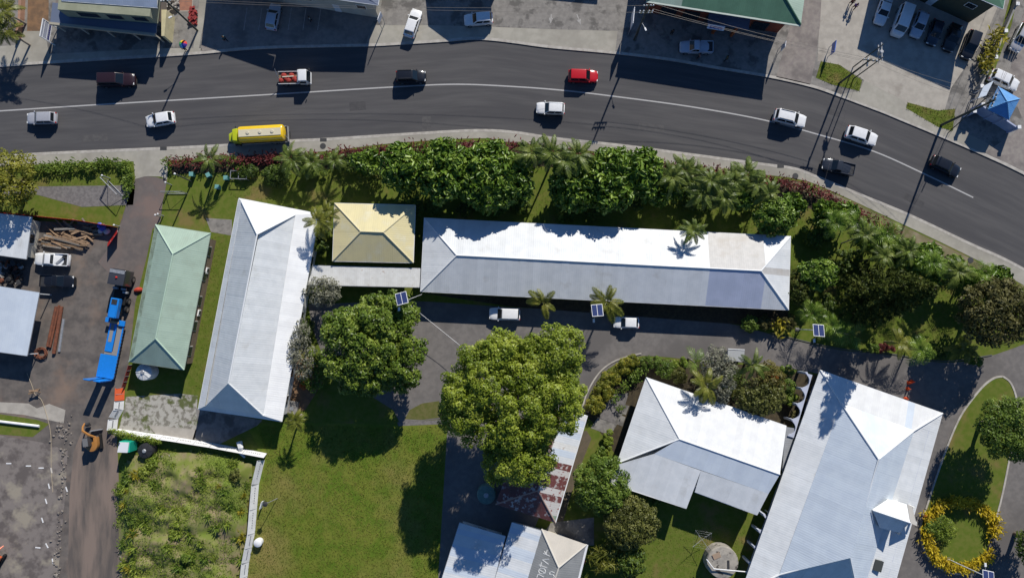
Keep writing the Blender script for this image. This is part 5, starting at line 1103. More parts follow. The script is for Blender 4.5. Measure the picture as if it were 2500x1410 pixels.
rocks('river stone in the curved edging of the flower bed', 'stones edging the flower bed', EDG, .10, .2)
# bins, cage table, cones, slab, clothes line, concrete tank, poles
for i, (u, v) in enumerate(((467, 425), (508, 427), (551, 434), (530, 456))):
    q = P(u, v, 1.0); bn = empty('wheelie_bin', (q.x, q.y, .1), R(rr.uniform(-30, 30)), ('leftmost', 'second', 'rightmost', 'nearest')[i] + ' of the four teal lidded bins below the roadside hedge', 'bin', 'bins behind the hedge')
    MB().add([(-.24, -.26, 0), (.24, -.26, 0), (.24, .26, 0), (-.24, .26, 0), (-.3, -.33, .95), (.3, -.33, .95), (.3, .33, .95), (-.3, .33, .95)], [(3, 2, 1, 0), (4, 5, 6, 7), (0, 1, 5, 4), (1, 2, 6, 5), (2, 3, 7, 6), (3, 0, 4, 7)]).local('bin_body', mat('bin_dark_teal', (.02, .10, .10), rough=.5, coord='obj'), bn); MB().box((0, 0, 1.0), (.62, .66, .08)).local('lid', mat('bin_teal_lid', (.15, .34, .32), rough=.45, coord='obj'), bn, bevel=.03)
    for s_ in (-1, 1): MB().tube((-.28, s_ * .3, .12), (-.28, s_ * .22, .12), .12, n=10).local('wheel', BLACK, bn)
q = P(583, 427, 1.0); cg = empty('wire_cage', (q.x, q.y, .1), R(-2), 'grey framed wire cage in the hedge shade below the tanker', 'cage')
for x in (-1.2, 0, 1.2):
    MB().bar((x, -.6, 1.0), (x, .6, 1.0), .08, .08).local('rail', STEEL, cg)
    for y in (-.6, .6): MB().bar((x, y, 0), (x, y, 1.0), .07, .07).local('leg', STEEL, cg)
for y in (-.6, .6): MB().bar((-1.2, y, 1.0), (1.2, y, 1.0), .08, .08).local('rail', STEEL, cg)
CONE = mat('cone_orange', (.62, .08, .02), rough=.5)
for (u, v), lb in zip(((2229, 931), (2222, 934), (2219, 949), (2214, 973)), ('rightmost of the top pair of orange cones on the driveway', 'left of the top pair of orange cones on the driveway', 'middle orange cone above the large hall', 'lowest orange cone touching the large hall eave')):
    q = P(u, v, .5); cn = empty('traffic_cone', (q.x, q.y, .11), 0, lb, 'cone', 'orange traffic cones'); MB().box((0, 0, .03), (.5, .5, .06)).local('base', CONE, cn); MB().lathe((0, 0, .06), [(.2, 0), (.05, .8), (.03, .82)], 14).local('cone', CONE, cn, smooth=True); MB().lathe((0, 0, .4), [(.135, 0), (.095, .2)], 14).local('reflective_band', WHITE, cn)
q = P(713, 993); hb = empty('concrete_pit', (q.x, q.y, .1), R(-8), 'square grey concrete pit lid beside the white hall', 'pit'); MB().box((0, 0, .25), (2.0, 1.9, .5)).local('slab', CONC_OLD, hb, bevel=.04); MB().box((.15, -.1, .54), (.55, .55, .08)).local('cover', STEEL, hb)
q = P(1714, 1316, 2.0); ch = empty('clothes_hoist', (q.x, q.y, .1), R(35), 'rotary clothes hoist standing on the small back lawn', 'clothes hoist'); MB().tube((0, 0, 0), (0, 0, 2.1), .035).local('mast', STEEL, ch)
for i in range(4):
    a = i * math.pi / 2; MB().tube((0, 0, 1.85), (1.7 * math.cos(a), 1.7 * math.sin(a), 2.05), .025).local('arm', STEEL, ch)
for r_ in (.8, 1.25, 1.65): MB().path([(r_ * math.cos(k * math.pi / 2), r_ * math.sin(k * math.pi / 2), 2.02) for k in range(5)], .008, 4).local('line', STEEL, ch)
q = P(1764, 1372, 2.0); ct = empty('concrete_cistern', (q.x, q.y, .1), 0, 'stained round concrete cistern with white pipes at the bottom edge', 'cistern')
MB().lathe((0, 0, 0), [(2.3, 0), (2.3, 1.8), (2.2, 2.0), (1.2, 2.12), (.1, 2.15)], 22).local('shell', mat('stained_render', (.26, .24, .21), (.36, .33, .28), 1.2, (.09, .08, .07), .9, rough=.95, coord='obj', amt3=(.56, .62)), ct); MB().box((-.9, 1.0, 2.14), (1.1, .7, .1), .4).local('lid', mat('timber_lid', (.33, .24, .17), rough=.9, coord='obj'), ct); MB().box((.75, -.2, 2.14), (.3, 1.2, .14)).local('hatch', DARK, ct)
MB().path([(-2.4, .6, 2.3), (-1.4, -.7, 2.4), (5.2, -1.2, 2.7)], .08, 8).local('pipe', WHITE, ct)
# white downpipe over the walkway and tall pole on the lawn
q = P(678, 1215); lp = empty('lawn_post', (q.x, q.y, .1), 0, 'short post with a dark cap casting a long shadow on the lawn', 'post'); MB().tube((0, 0, 0), (-.6, 0, 3.2), .05).local('shaft', STEEL, lp); MB().lathe((-.6, 0, 3.15), [(.1, 0), (.35, .05), (.36, .18), (.1, .26)], 14).local('cap', DARK, lp); MB().box((-.45, .1, 3.3), (.3, .3, .05)).local('lamp_plate', WHITE, lp)
q = P(1792, 868, 1.2); nb = empty('notice_shelter', (q.x, q.y, .1), R(-3), 'grey box shelter with white edge behind the grey leafed tree', 'shelter'); MB().box((0, 0, 1.0), (2.2, 1.5, 1.8)).local('cabin', mat('grey_box', (.30, .31, .31), rough=.8, coord='obj'), nb); MB().box((0, .1, 1.96), (2.4, 1.7, .1)).local('roof', mat('grey_box_roof', (.36, .37, .37), rough=.7), nb); MB().bar((-1.2, .98, 2.0), (1.2, .98, 2.0), .12, .16).local('roof_edge', WHITE, nb)
for (u, v, lb) in ((503, 660, 'air conditioner box high on the right wall of the green roofed building'), (483, 763, 'air conditioner box low on the right wall of the green roofed building')):
    q = P(u, v, 1.3); ac = empty('air_conditioner', (q.x, q.y, .9), R(-12), lb, 'air conditioner'); MB().box((0, 0, .35), (.5, .95, .7)).local('case', WHITE, ac, bevel=.04); MB().tube((.24, .1, .35), (.28, .1, .35), .25, n=14).local('fan_grille', DARK, ac); MB().bar((-.6, 0, -.05), (.2, 0, -.05), .06, .06).local('bracket', STEEL, ac)
# ---------------------------------------------------------------- vegetation
def unit(n):
    v = RNG.normal(size=(n, 3)); return v / np.linalg.norm(v, axis=1, keepdims=True)
def np_mesh(name, V, Fq, m):
    """V (n,3), Fq (k,4) or (k,3)"""
    me = bpy.data.meshes.new(name); me.vertices.add(len(V)); me.vertices.foreach_set('co', V.astype(np.float32).ravel())
    k = Fq.shape[1]; me.loops.add(Fq.size); me.loops.foreach_set('vertex_index', Fq.astype(np.int32).ravel())
    me.polygons.add(len(Fq)); me.polygons.foreach_set('loop_start', np.arange(0, Fq.size, k, dtype=np.int32)); me.polygons.foreach_set('loop_total', np.full(len(Fq), k, dtype=np.int32))
    me.update(calc_edges=True); me.materials.append(m); return me
def leaves(C, Nn, size, asp=.5, fold=.18, fat=False):
    """leaf cards: fat = six point leaf of two folded halves, else one folded diamond"""
    n = len(C); t = np.cross(Nn, unit(n)); t /= np.linalg.norm(t, axis=1, keepdims=True) + 1e-9; b = np.cross(Nn, t)
    s = np.asarray(size).reshape(-1, 1) * np.ones((n, 1))
    if not fat:
        V = np.stack([C - t * s, C + b * s * asp + Nn * s * fold, C + t * s, C - b * s * asp + Nn * s * fold], 1).reshape(-1, 3)
        return V, np.arange(n * 4).reshape(-1, 4)
    base, tip = C - t * s, C + t * s - Nn * s * .25
    V = np.stack([base, C - t * s * .35 + b * s * asp + Nn * s * fold, C + t * s * .45 + b * s * asp * .8 + Nn * s * fold * .6, tip, C + t * s * .45 - b * s * asp * .8 + Nn * s * fold * .6, C - t * s * .35 - b * s * asp + Nn * s * fold], 1).reshape(-1, 3)
    i = np.arange(n)[:, None] * 6
    return V, np.concatenate([i + np.array([[0, 1, 2, 3]]), i + np.array([[0, 3, 4, 5]])], 0)
def subclump(cl, k, ratio, seed=0):
    rg = np.random.default_rng(seed); out = []
    for c_ in cl:
        out.append([c_[0], c_[1], c_[2], c_[3] * .8])
        for _ in range(k):
            v = rg.normal(size=3); v /= np.linalg.norm(v); v[2] = abs(v[2]) if rg.random() < .8 else v[2]; r = c_[3] * ratio * rg.uniform(.7, 1.25); out.append([*(np.array(c_[:3]) + v * c_[3] * rg.uniform(.75, 1.0) * np.array([1, 1, .85])), r])
    return out
def crown(name, cl, per, lsize, m, parent, asp=.5, fat=False, up=.55, inner=.25, jit=.65, squash=.85):
    """cl: clump centres with radii (k,4), local coordinates; leaves lie on the clump skins"""
    cl = np.asarray(cl, float); k = len(cl); w_ = (cl[:, 3] ** 2); cnt = np.maximum(6, (per * w_ / w_.mean()).astype(int)); idx = np.repeat(np.arange(k), cnt); n = len(idx)
    d = unit(n); d[:, 2] = np.abs(d[:, 2]) * .9 - .25 * RNG.random(n); d /= np.linalg.norm(d, axis=1, keepdims=True)
    r = cl[idx, 3] * np.where(RNG.random(n) < inner, RNG.uniform(.3, .95, n), RNG.normal(1.0, .09, n))
    C = cl[idx, :3] + d * r[:, None] * np.array([1, 1, squash]); Nn = d + np.array([0, 0, up]) + unit(n) * jit; Nn /= np.linalg.norm(Nn, axis=1, keepdims=True)
    V, Fq = leaves(C, Nn, lsize * RNG.uniform(.65, 1.35, n), asp, .18, fat)
    return link(name, np_mesh(name, V, Fq, m), parent)
LF = dict(
    shade=leafmat('shade_tree_foliage', (.042, .08, .010), (.12, .185, .02), (.27, .33, .055), rough=.4, sc=.45, tr=.2),
    lime=leafmat('lime_foliage', (.085, .13, .009), (.205, .265, .022), (.36, .40, .055), rough=.45, sc=.35, tr=.25),
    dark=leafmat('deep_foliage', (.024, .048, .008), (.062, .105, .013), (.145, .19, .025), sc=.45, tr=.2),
    broad=leafmat('glossy_broad_foliage', (.045, .095, .010), (.115, .20, .02), (.28, .38, .065), rough=.34, sc=.6, tr=.25),
    mid=leafmat('mid_foliage', (.05, .095, .012), (.115, .18, .022), (.22, .29, .045), sc=.6),
    olive=leafmat('olive_foliage', (.055, .065, .014), (.125, .135, .028), (.22, .22, .06), sc=.6),
    grey=leafmat('grey_foliage', (.09, .095, .06), (.20, .20, .14), (.36, .355, .27), sc=.8),
    yel=leafmat('yellow_foliage', (.12, .12, .012), (.26, .23, .02), (.42, .34, .03), sc=.8),
    gold=leafmat('golden_foliage', (.27, .19, .010), (.50, .37, .015), (.70, .55, .04), sc=.9),
    red=leafmat('red_foliage', (.045, .012, .012), (.12, .022, .022), (.25, .06, .05), sc=.8),
    palm=leafmat('palm_foliage', (.05, .08, .012), (.11, .155, .024), (.22, .26, .055), rough=.42, sc=.7),
    palm2=leafmat('yellow_palm_foliage', (.075, .09, .012), (.15, .165, .022), (.26, .25, .045), rough=.42, sc=.7),
    conifer=leafmat('conifer_foliage', (.026, .040, .008), (.058, .078, .014), (.125, .14, .032), sc=.6, tr=.15, spec=.12),
    brown=leafmat('brown_green_foliage', (.042, .045, .014), (.10, .095, .03), (.20, .185, .07), sc=.7, spec=.15),
    weed=leafmat('weed_foliage', (.09, .145, .014), (.19, .255, .028), (.31, .35, .06), sc=.3),
    orange=leafmat('orange_bloom', (.40, .10, .02), (.55, .16, .03), (.65, .26, .06), sc=.8))
def clumps(n, rx, ry, zc, rz, cr, top=.35, seed=0, dome=.0):
    """clump balls spread over an ellipsoid skin, mostly its upper half"""
    rg = np.random.default_rng(seed); out = []
    for i in range(n * 40):
        if len(out) >= n: break
        d = rg.normal(size=3); d /= np.linalg.norm(d); d[2] = d[2] if d[2] > -top else -d[2]
        f = rg.uniform(.82, 1.0) if rg.random() < .85 else rg.uniform(.3, .8); r = cr * rg.uniform(.7, 1.3)
        c = np.array([d[0] * (rx - r * .8) * f, d[1] * (ry - r * .8) * f, zc + d[2] * (rz - r * .6) * f])
        if all(np.linalg.norm(c - o[:3]) > .62 * (r + o[3]) * .95 for o in out): out.append(np.array([*c, r]))
    return out
def tree(name, label, px, h, rx, ry, zc, rz, n, cr, per, ls, lm, seed, asp=.5, fat=False, limbs=6, tr_=.25, extra=(), bark=None, inner=.25, cat='tree', jit=.75, lobes=None, group=None, sub=None):
    b = P(px[0], px[1], zc); root = empty(name, (b.x, b.y, .1), 0, label, cat, group); cl = []
    if lobes:
        for j, (lu, lv, a, c_, dz) in enumerate(lobes):
            q = P(lu, lv, zc) - b
            for k in clumps(max(4, int(n * a * c_ / (rx * ry))), a, c_, zc + dz, rz, cr, seed=seed * 31 + j): cl.append(np.array([k[0] + q.x, k[1] + q.y, k[2], k[3]]))
    else: cl = clumps(n, rx, ry, zc, rz, cr, seed=seed)
    crown('crown', subclump(cl, *sub, seed) if sub else cl, per, ls, lm, root, asp, fat, inner=inner, jit=jit)
    bk = bark or BARK; rg = random.Random(seed)
    MB().path([(0, 0, -.1), (rg.uniform(-.1, .1), rg.uniform(-.1, .1), zc * .35), (rg.uniform(-.3, .3), rg.uniform(-.3, .3), zc * .7)], [tr_ * 1.25, tr_, tr_ * .8], 10).local('trunk', bk, root, smooth=True)
    for q in rg.sample(cl, min(limbs, len(cl))):
        s_ = Vector((0, 0, zc * rg.uniform(.45, .7))); e = Vector(q[:3]); MB().path([s_, s_.lerp(e, .5) + Vector((0, 0, .3)), e], [tr_ * .5, tr_ * .32, tr_ * .12], 6).local('limb', bk, root, smooth=True)
    return root
# the two big trees of the lawn
tree('rain_tree', 'huge yellow green tree with billowing crown over the rusty shed', (1248, 985), 15, 9.5, 9.5, 11.3, 4.4, 74, 1.45, 70, .135, LF['lime'], 1, asp=.66, limbs=9, tr_=.45, sub=(13, .40), jit=.45, inner=.1, lobes=[(1235, 965, 8.6, 8.2, 0), (1345, 870, 4.6, 4.6, -.6), (1355, 975, 4.0, 5.0, -.4), (1222, 868, 3.6, 3.6, -1), (1265, 1115, 5.2, 4.8, -1.6), (1140, 985, 3.8, 5.0, -1)])
tree('shade_tree', 'dark green round crowned tree beside the white hall', (915, 848), 9, 8.2, 7.6, 5.6, 3.6, 64, 1.25, 52, .18, LF['shade'], 2, asp=.55, limbs=8, tr_=.4, sub=(12, .42), lobes=[(915, 855, 7.9, 6.8, 0), (940, 775, 4.8, 3.6, -.4), (850, 800, 3.6, 3.0, -.6)])
G7 = 'large leafed trees between the road and the long building'
for i, (u, v, rx, ry, zc, lb) in enumerate(((982, 408, 3.4, 3.6, 4.8, 'leftmost large leafed tree of the roadside row'), (1085, 418, 4.2, 4.9, 5.4, 'large leafed tree above the left end of the long roof'), (1190, 430, 4.6, 5.4, 5.2, 'tallest large leafed tree of the left roadside clump'), (1255, 440, 3.0, 4.2, 4.2, 'large leafed tree just left of the tall roadside palms'), (1400, 452, 3.8, 4.2, 4.3, 'large leafed tree just right of the tall roadside palms'), (1490, 440, 4.4, 5.0, 4.7, 'tallest large leafed tree of the right roadside clump'), (1565, 425, 3.4, 4.0, 4.4, 'rightmost large leafed tree of the roadside row'))):
    tree('large_leafed_tree', lb, (u, v), 8, rx, ry, zc, 2.9, int(rx * ry * 2.2), 1.0, 62, .40, LF['broad'], 10 + i, asp=.42, fat=True, limbs=5, tr_=.2, inner=.4, jit=.9, group=G7)
tree('yellow_green_tree', 'sparse yellow green tree cut off by the left edge', (18, 440), 7, 5.0, 4.8, 5.0, 2.4, 42, .95, 130, .2, leafmat('pale_yellow_foliage', (.12, .13, .012), (.22, .22, .025), (.33, .31, .05), sc=.5), 21, asp=.5, limbs=6)
tree('brown_green_tree', 'broad brown green tree at the right edge over the driveway', (2428, 764), 9, 5.6, 5.0, 6.2, 3.0, 60, 1.0, 150, .22, LF['brown'], 22, limbs=7, inner=.35)
tree('roundabout_tree', 'bright green tree at the right edge of the driveway island', (2462, 1045), 8, 4.6, 4.8, 5.8, 2.6, 42, 1.1, 330, .17, LF['mid'], 23, tr_=.3)
tree('edge_tree', 'dark tree cut off by the right edge near the bottom', (2545, 1330), 8, 3.6, 6.0, 5.2, 2.6, 30, 1.1, 300, .18, LF['dark'], 24, tr_=.3)
tree('garden_tree', 'bright green garden tree right of the rusty shed', (1468, 1182), 6, 4.2, 4.4, 3.6, 2.2, 46, .85, 190, .17, LF['mid'], 25, tr_=.18)
tree('garden_tree', 'olive garden tree below the bright green one beside the back lawn', (1540, 1272), 5.5, 4.2, 4.0, 3.3, 2.0, 46, .8, 190, .15, LF['olive'], 26, tr_=.18)
tree('frangipani', 'grey leafed small tree over the end of the covered walkway', (790, 712), 5, 3.1, 2.3, 3.3, 1.3, 20, .7, 95, .15, LF['grey'], 27, limbs=7, tr_=.14)
tree('frangipani', 'grey twiggy small tree against the right eave of the white hall', (738, 855), 5, 2.2, 4.8, 3.0, 1.2, 24, .7, 70, .15, LF['grey'], 28, limbs=8, tr_=.14)
tree('frangipani', 'silver grey leafed tree in the flower bed above the white house', (1752, 912), 5, 3.0, 4.6, 3.4, 1.5, 34, .75, 120, .15, LF['grey'], 29, limbs=7, tr_=.14)
tree('garden_tree', 'olive domed tree touching the white house eave', (1852, 972), 4.5, 4.0, 2.7, 3.2, 1.5, 30, .8, 170, .16, LF['olive'], 30)
tree('garden_tree', 'yellowish olive tree above the domed one in the flower bed', (1880, 925), 4.5, 2.2, 2.6, 2.8, 1.4, 16, .7, 150, .16, leafmat('khaki_foliage', (.08, .075, .014), (.15, .13, .03), (.22, .19, .05)), 31)
tree('garden_tree', 'dark leafy tree at the right end of the long building roof', (1893, 528), 5.5, 3.4, 2.9, 3.6, 1.8, 24, .85, 120, .25, LF['broad'], 32, asp=.4, fat=True)
tree('garden_tree', 'pale green leafy small tree right of the long building gable', (1996, 668), 4.5, 3.0, 2.4, 3.0, 1.4, 18, .8, 110, .27, LF['broad'], 33, asp=.4, fat=True)
tree('garden_tree', 'dark shrub tree between the palms and the pale green small tree', (1950, 700), 3.5, 2.2, 2.8, 2.2, 1.2, 14, .7, 110, .18, LF['conifer'], 34)
tree('pandanus', 'long leafed screw pine beside the grey roofed building', (1480, 1362), 3, 2.6, 2.4, 1.9, 1.0, 16, .8, 60, .55, LF['palm2'], 35, asp=.13, limbs=4, tr_=.16)
tree('garden_tree', 'dark tree between the screw pine and the olive garden tree', (1540, 1370), 3.5, 2.4, 2.6, 2.4, 1.2, 14, .8, 130, .2, LF['dark'], 36)
tree('garden_tree', 'small reddish shrub tree between the white hall and the round tree', (765, 905), 2.6, 1.9, 3.2, 1.8, .9, 18, .6, 100, .16, LF['mid'], 37, cat='shrub')
# tall conifer: whorled branches on a single stem
b = P(2098, 722); cf = empty('conifer', (b.x, b.y, .1), 0, 'tall dark conifer leaning in view over the right lawn', 'tree'); H_ = 18.0
MB().path([(0, 0, -.1), (0, 0, H_ * .5), (0, 0, H_)], [.3, .2, .04], 10).local('trunk', BARK, cf, smooth=True)
CC, NN, SS = [], [], []; rg = np.random.default_rng(4)
for lv in range(26):
    z_ = 1.6 + (H_ - 2.0) * (lv / 25) ** .95; R_ = 5.0 * (1 - (z_ / H_)) ** .75 + .35; nb = 8 if lv < 20 else 5
    for k in range(nb):
        a = 2 * math.pi * (k + rg.random() * .6 + lv * .37) / nb; L = R_ * rg.uniform(.8, 1.1); m_ = int(26 + 22 * L)
        t = rg.random(m_) ** .7; w_ = .55 * (1 - t * .6); off = rg.normal(size=m_) * w_ * .6
        x = t * L * math.cos(a) - off * math.sin(a); y = t * L * math.sin(a) + off * math.cos(a); zz = z_ - .25 * t * L + rg.normal(size=m_) * .12 + .25 * t * t * L * .6
        CC.append(np.stack([x, y, zz], 1))
CC = np.concatenate(CC); NN = unit(len(CC)) * .7 + np.array([0, 0, .6]); NN /= np.linalg.norm(NN, axis=1, keepdims=True)
V, Fq = leaves(CC, NN, .24 * RNG.uniform(.6, 1.3, len(CC)), .35); link('crown', np_mesh('crown', V, Fq, LF['conifer']), cf)
# ---------------------------------------------------------------- palms: fronds are separate parts sharing mesh data
def frond_mesh(name, L, m, n=22, droop=.55, wid=.26, rise=.35, seed=0):
    rg = np.random.default_rng(seed); V, Fq = [], []
    def at(t): return np.array([L * t * (1 - .12 * droop * t), 0, L * (rise * t - droop * t * t)])
    for i in range(n):
        t = .14 + .86 * i / (n - 1); p = at(t); d = at(min(1, t + .02)) - at(t - .02); d /= np.linalg.norm(d)
        ll = L * wid * (math.sin(math.pi * min(1, .18 + .80 * t)) ** .6) * rg.uniform(.85, 1.1)
        for s in (-1, 1):
            v = d * (.55 + .5 * t) + np.array([0, s * 1.0, .28 - .45 * rg.random()]); v /= np.linalg.norm(v); wv = d * L * .022
            mid = p + v * ll * .55; tip = p + v * ll - np.array([0, 0, ll * .28]); k = len(V)
            V += [p - wv * .6, p + wv * .6, mid + wv, tip, mid - wv]; Fq += [(k, k + 1, k + 2, k + 4), (k + 4, k + 2, k + 3, k + 3)]
    for i in range(6):
        t0, t1 = i / 6, (i + 1) / 6; a, b_ = at(t0), at(t1); w0, w1 = .035 * L / 2.5 * (1.1 - t0), .035 * L / 2.5 * (1.1 - t1); k = len(V)
        V += [a + [0, -w0, .01], a + [0, w0, .01], b_ + [0, w1, .01], b_ + [0, -w1, .01]]; Fq.append((k, k + 1, k + 2, k + 3))
    me = bpy.data.meshes.new(name); me.from_pydata([tuple(v) for v in V], [], [f if f[2] != f[3] else f[:3] for f in Fq]); me.materials.append(m); return me
FR = {k: [frond_mesh('frond', 1.0, LF[c], n, dr, wd, ri, s) for s, (n, dr, wd, ri) in enumerate(sp)] for k, c, sp in (
    ('a', 'palm', ((24, .7, .24, .45), (22, .95, .22, .55), (24, .5, .25, .3))), ('b', 'palm2', ((24, .55, .30, .35), (24, .8, .28, .5), (22, .4, .3, .25))), ('c', 'palm', ((14, .9, .34, .6), (14, 1.2, .30, .7), (12, .6, .36, .5))), ('d', 'broad', ((10, .7, .42, .5), (10, 1.0, .4, .6), (9, .5, .42, .4))))}
DEADF = [frond_mesh('frond', 1.0, leafmat('dead_frond', (.10, .065, .03), (.18, .125, .06), (.27, .20, .10), sc=.8), 14, dr, .2, .1, 60 + i) for i, dr in enumerate((1.5, 1.9))]
def palm(label, px, h, L, n=13, kind='a', group=None, name='palm_tree', tr_=.13, lean=None, seed=None):
    rg = random.Random(seed if seed is not None else hash((px[0], px[1])) % 9973); t = P(px[0], px[1], h); lx, ly = lean or (rg.uniform(-.7, .7), rg.uniform(-.7, .7))
    root = empty(name, (t.x - lx, t.y - ly, .1), 0, label, 'palm', group)
    MB().path([(0, 0, -.1), (lx * .3, ly * .3, h * .4), (lx, ly, h - .1)], [tr_ * 1.3, tr_, tr_ * .8], 9).local('trunk', PBARK, root, smooth=True)
    a0 = rg.random() * 6
    for i in range(max(6, n + rg.randint(-4, 2))):
        o = link('frond', rg.choice(FR[kind]), root, (lx, ly, h - .1)); up = (i % 3) / 3.0; s_ = L * rg.uniform(.8, 1.12) * (1 - .15 * up)
        o.rotation_euler = (rg.uniform(-.35, .35), -R(38) * up + rg.uniform(-.12, .16), a0 + 2.399 * i + rg.uniform(-.2, .2)); o.scale = (s_, s_, s_)
    for i in range(rg.choice((0, 1, 2, 3))):
        o = link('frond', rg.choice(DEADF), root, (lx, ly, h - .25)); s_ = L * rg.uniform(.5, .75); o.rotation_euler = (0, .5, rg.random() * 6.28); o.scale = (s_, s_, s_)
    return root
palm('yellow green palm against the long building, left of the pair', (1327, 738), 5.0, 2.7, 9, 'b', tr_=.12); palm('yellow green palm beside the solar lamp, right of the pair', (1482, 737), 5.4, 3.0, 9, 'b', tr_=.12)
palm('small palm casting a round shadow at the corner of the white hall', (721, 1027), 4.4, 1.9, 14, 'b'); palm('olive palm leaning over the right eave of the white hall', (776, 540), 6.0, 2.6, 11, 'b'); palm('bushy palm between the white hall and the yellow roof', (800, 522), 4.0, 2.2, 10, 'b')
palm('palm overhanging the upper eave of the long building', (1692, 562), 5.6, 2.3, 15, 'a')
palm('palm behind the bins below the roadside hedge', (512, 388), 4.2, 2.5, 12, 'a')
palm('tangled palm overhanging the hedge right of the tanker', (712, 388), 4.0, 3.0, 15, 'a'); palm('tangled palm overhanging the hedge, second right of the tanker', (762, 396), 3.6, 2.7, 14, 'a'); palm('small palm behind the tangled hedge palms', (815, 392), 3.4, 2.3, 12, 'a')
palm('palm at the top left corner of the garden', (6, 28), 5.5, 3.0, 12, 'b'); palm('palm below the corner palm at the top left', (14, 74), 5.0, 2.6, 11, 'b')
palm('spreading palm in the flower bed above the white house', (1722, 940), 5.2, 3.0, 10, 'b'); palm('upright palm between the grey tree and the driveway', (1838, 890), 5.0, 2.6, 9, 'a'); palm('banana like palm at the driveway edge of the flower bed', (1697, 885), 3.6, 2.6, 8, 'd')
G8 = 'tall palms above the roadside hedge'
for i, (u, v) in enumerate(((1300, 372), (1345, 372), (1380, 392), (1412, 378))): palm(('leftmost', 'second', 'third', 'rightmost')[i] + ' of the four tall palms between the large leafed tree clumps', (u, v), 7.5, 2.9, 13, 'a', G8)
G9 = 'ragged palms along the roadside hedge'
rg_ = random.Random(8)
for u, v in ((1640, 432), (1672, 415), (1700, 428), (1735, 440), (1762, 452), (1790, 440), (1822, 424), (1852, 448), (1876, 470), (1716, 470), (1770, 482)): palm('ragged palm in the crowded row before the red hedge', (u, v), rg_.uniform(4.8, 6.2), rg_.uniform(2.5, 3.1), 14, 'a', G9, tr_=.09)
G10 = 'broad leafed palms along the curving hedge'; G12 = 'large leafed small trees in the curving hedge'
for i, (u, v) in enumerate(((2012, 520), (2040, 545), (2062, 520), (2110, 572), (2140, 590), (2165, 572), (2185, 620), (2215, 612), (2245, 650), (2278, 640), (2300, 668), (2340, 662), (2372, 680), (2402, 668), (2432, 672), (2160, 625), (2265, 618), (2090, 545), (2320, 650))):
    if i % 2: palm('leafy palm in the dense row inside the curving hedge', (u, v), rg_.uniform(4.5, 6.5), rg_.uniform(2.2, 2.8), 12, 'd' if i % 4 == 1 else 'a', G10, tr_=.08)
    else: tree('large_leafed_tree', 'large leafed small tree in the dense row inside the curving hedge', (u, v), 5, rg_.uniform(1.8, 2.4), rg_.uniform(1.5, 2.0), rg_.uniform(2.8, 3.8), 1.3, 11, .75, 34, .42, LF['broad'], 300 + i, asp=.36, fat=True, limbs=4, tr_=.09, jit=1.0, group=G12)
for (u, v, lb) in ((1930, 505, 'large leafed small tree where the palms meet the curving hedge'), (1608, 470, 'large leafed small tree beside the ragged palm row'), (1650, 455, 'second large leafed small tree beside the ragged palm row'), (1812, 480, 'large leafed small tree among the ragged palms'), (895, 395, 'large leafed small tree at the left end of the roadside trees')): tree('large_leafed_tree', lb, (u, v), 5, 2.4, 2.0, 3.2, 1.4, 12, .8, 36, .42, LF['broad'], 330 + u, asp=.36, fat=True, limbs=4, tr_=.1, jit=1.0)
G11 = 'palms along the driveway edge of the right garden'
for (u, v, k, lb) in ((2030, 795, 'd', 'large leafed palm beside the leaning solar lamp'), (2072, 815, 'd', 'large leafed palm right of the leaning solar lamp'), (2196, 838, 'b', 'spreading palm at the driveway edge below the conifer'), (2246, 852, 'd', 'drooping leafed palm right of the spreading one'), (2356, 848, 'b', 'yellowish palm at the right end of the driveway edge'), (1985, 768, 'd', 'leafy palm above the leaning solar lamp')): palm(lb, (u, v), 3.8, 2.6, 11, k, G11, tr_=.1)
# ---------------------------------------------------------------- shrubs
def blade_mesh(name, n, L, wd, m, el=(20, 75), seed=0, spread=.25, stems=1, zst=0.0):
    rg = np.random.default_rng(seed); V, Fq = [], []
    for i in range(n):
        a = rg.random() * 6.283; e = math.radians(rg.uniform(*el)); l = L * rg.uniform(.7, 1.15); o = np.array([rg.normal() * spread, rg.normal() * spread, zst * rg.uniform(.3, 1)])
        d = np.array([math.cos(a) * math.cos(e), math.sin(a) * math.cos(e), math.sin(e)]); s = np.array([-math.sin(a), math.cos(a), 0]) * wd * .5; k = len(V)
        p1 = o + d * l * .5; p2 = o + d * l - np.array([0, 0, l * .28])
        V += [o - s * .4, o + s * .4, p1 + s, p2, p1 - s]; Fq += [(k, k + 1, k + 2, k + 4), (k + 4, k + 2, k + 3)]
    me = bpy.data.meshes.new(name); me.from_pydata([tuple(v) for v in V], [], Fq); me.materials.append(m); return me
def plant(name, label, mesh, px, sc=1.0, cat='shrub', group=None, z=.1):
    q = P(*px); o = link(name, mesh, None, (q.x, q.y, z), random.random() * 6.28); o.scale = (sc, sc, sc * random.uniform(.85, 1.15)); return tag(o, label, cat, group)
REDP = [blade_mesh('red_shrub', 46, .62, .15, LF['red'], (5, 80), s, .38, zst=1.1) for s in range(4)]
GRNP = [blade_mesh('green_shrub', 40, .6, .16, LF['mid'], (5, 80), s + 5, .34, zst=.9) for s in range(3)]
GOLD = [blade_mesh('golden_shrub', 30, .75, .17, LF['gold'], (0, 70), s + 9, .3, zst=.9) for s in range(4)]
YELP = [blade_mesh('yellow_shrub', 60, .8, .2, LF['yel'], (5, 80), s + 14, .4, zst=1.0) for s in range(3)]
rg = random.Random(21)
def along(pts, step):
    q = smooth_px(pts, 8); out = [q[0]]; acc = 0
    for a, b in zip(q, q[1:]):
        d = math.hypot(b[0] - a[0], b[1] - a[1]); t = 0
        while acc + d - t >= step: t += step - acc; acc = 0; out.append((a[0] + (b[0] - a[0]) * t / d, a[1] + (b[1] - a[1]) * t / d))
        acc += d - t
    return out
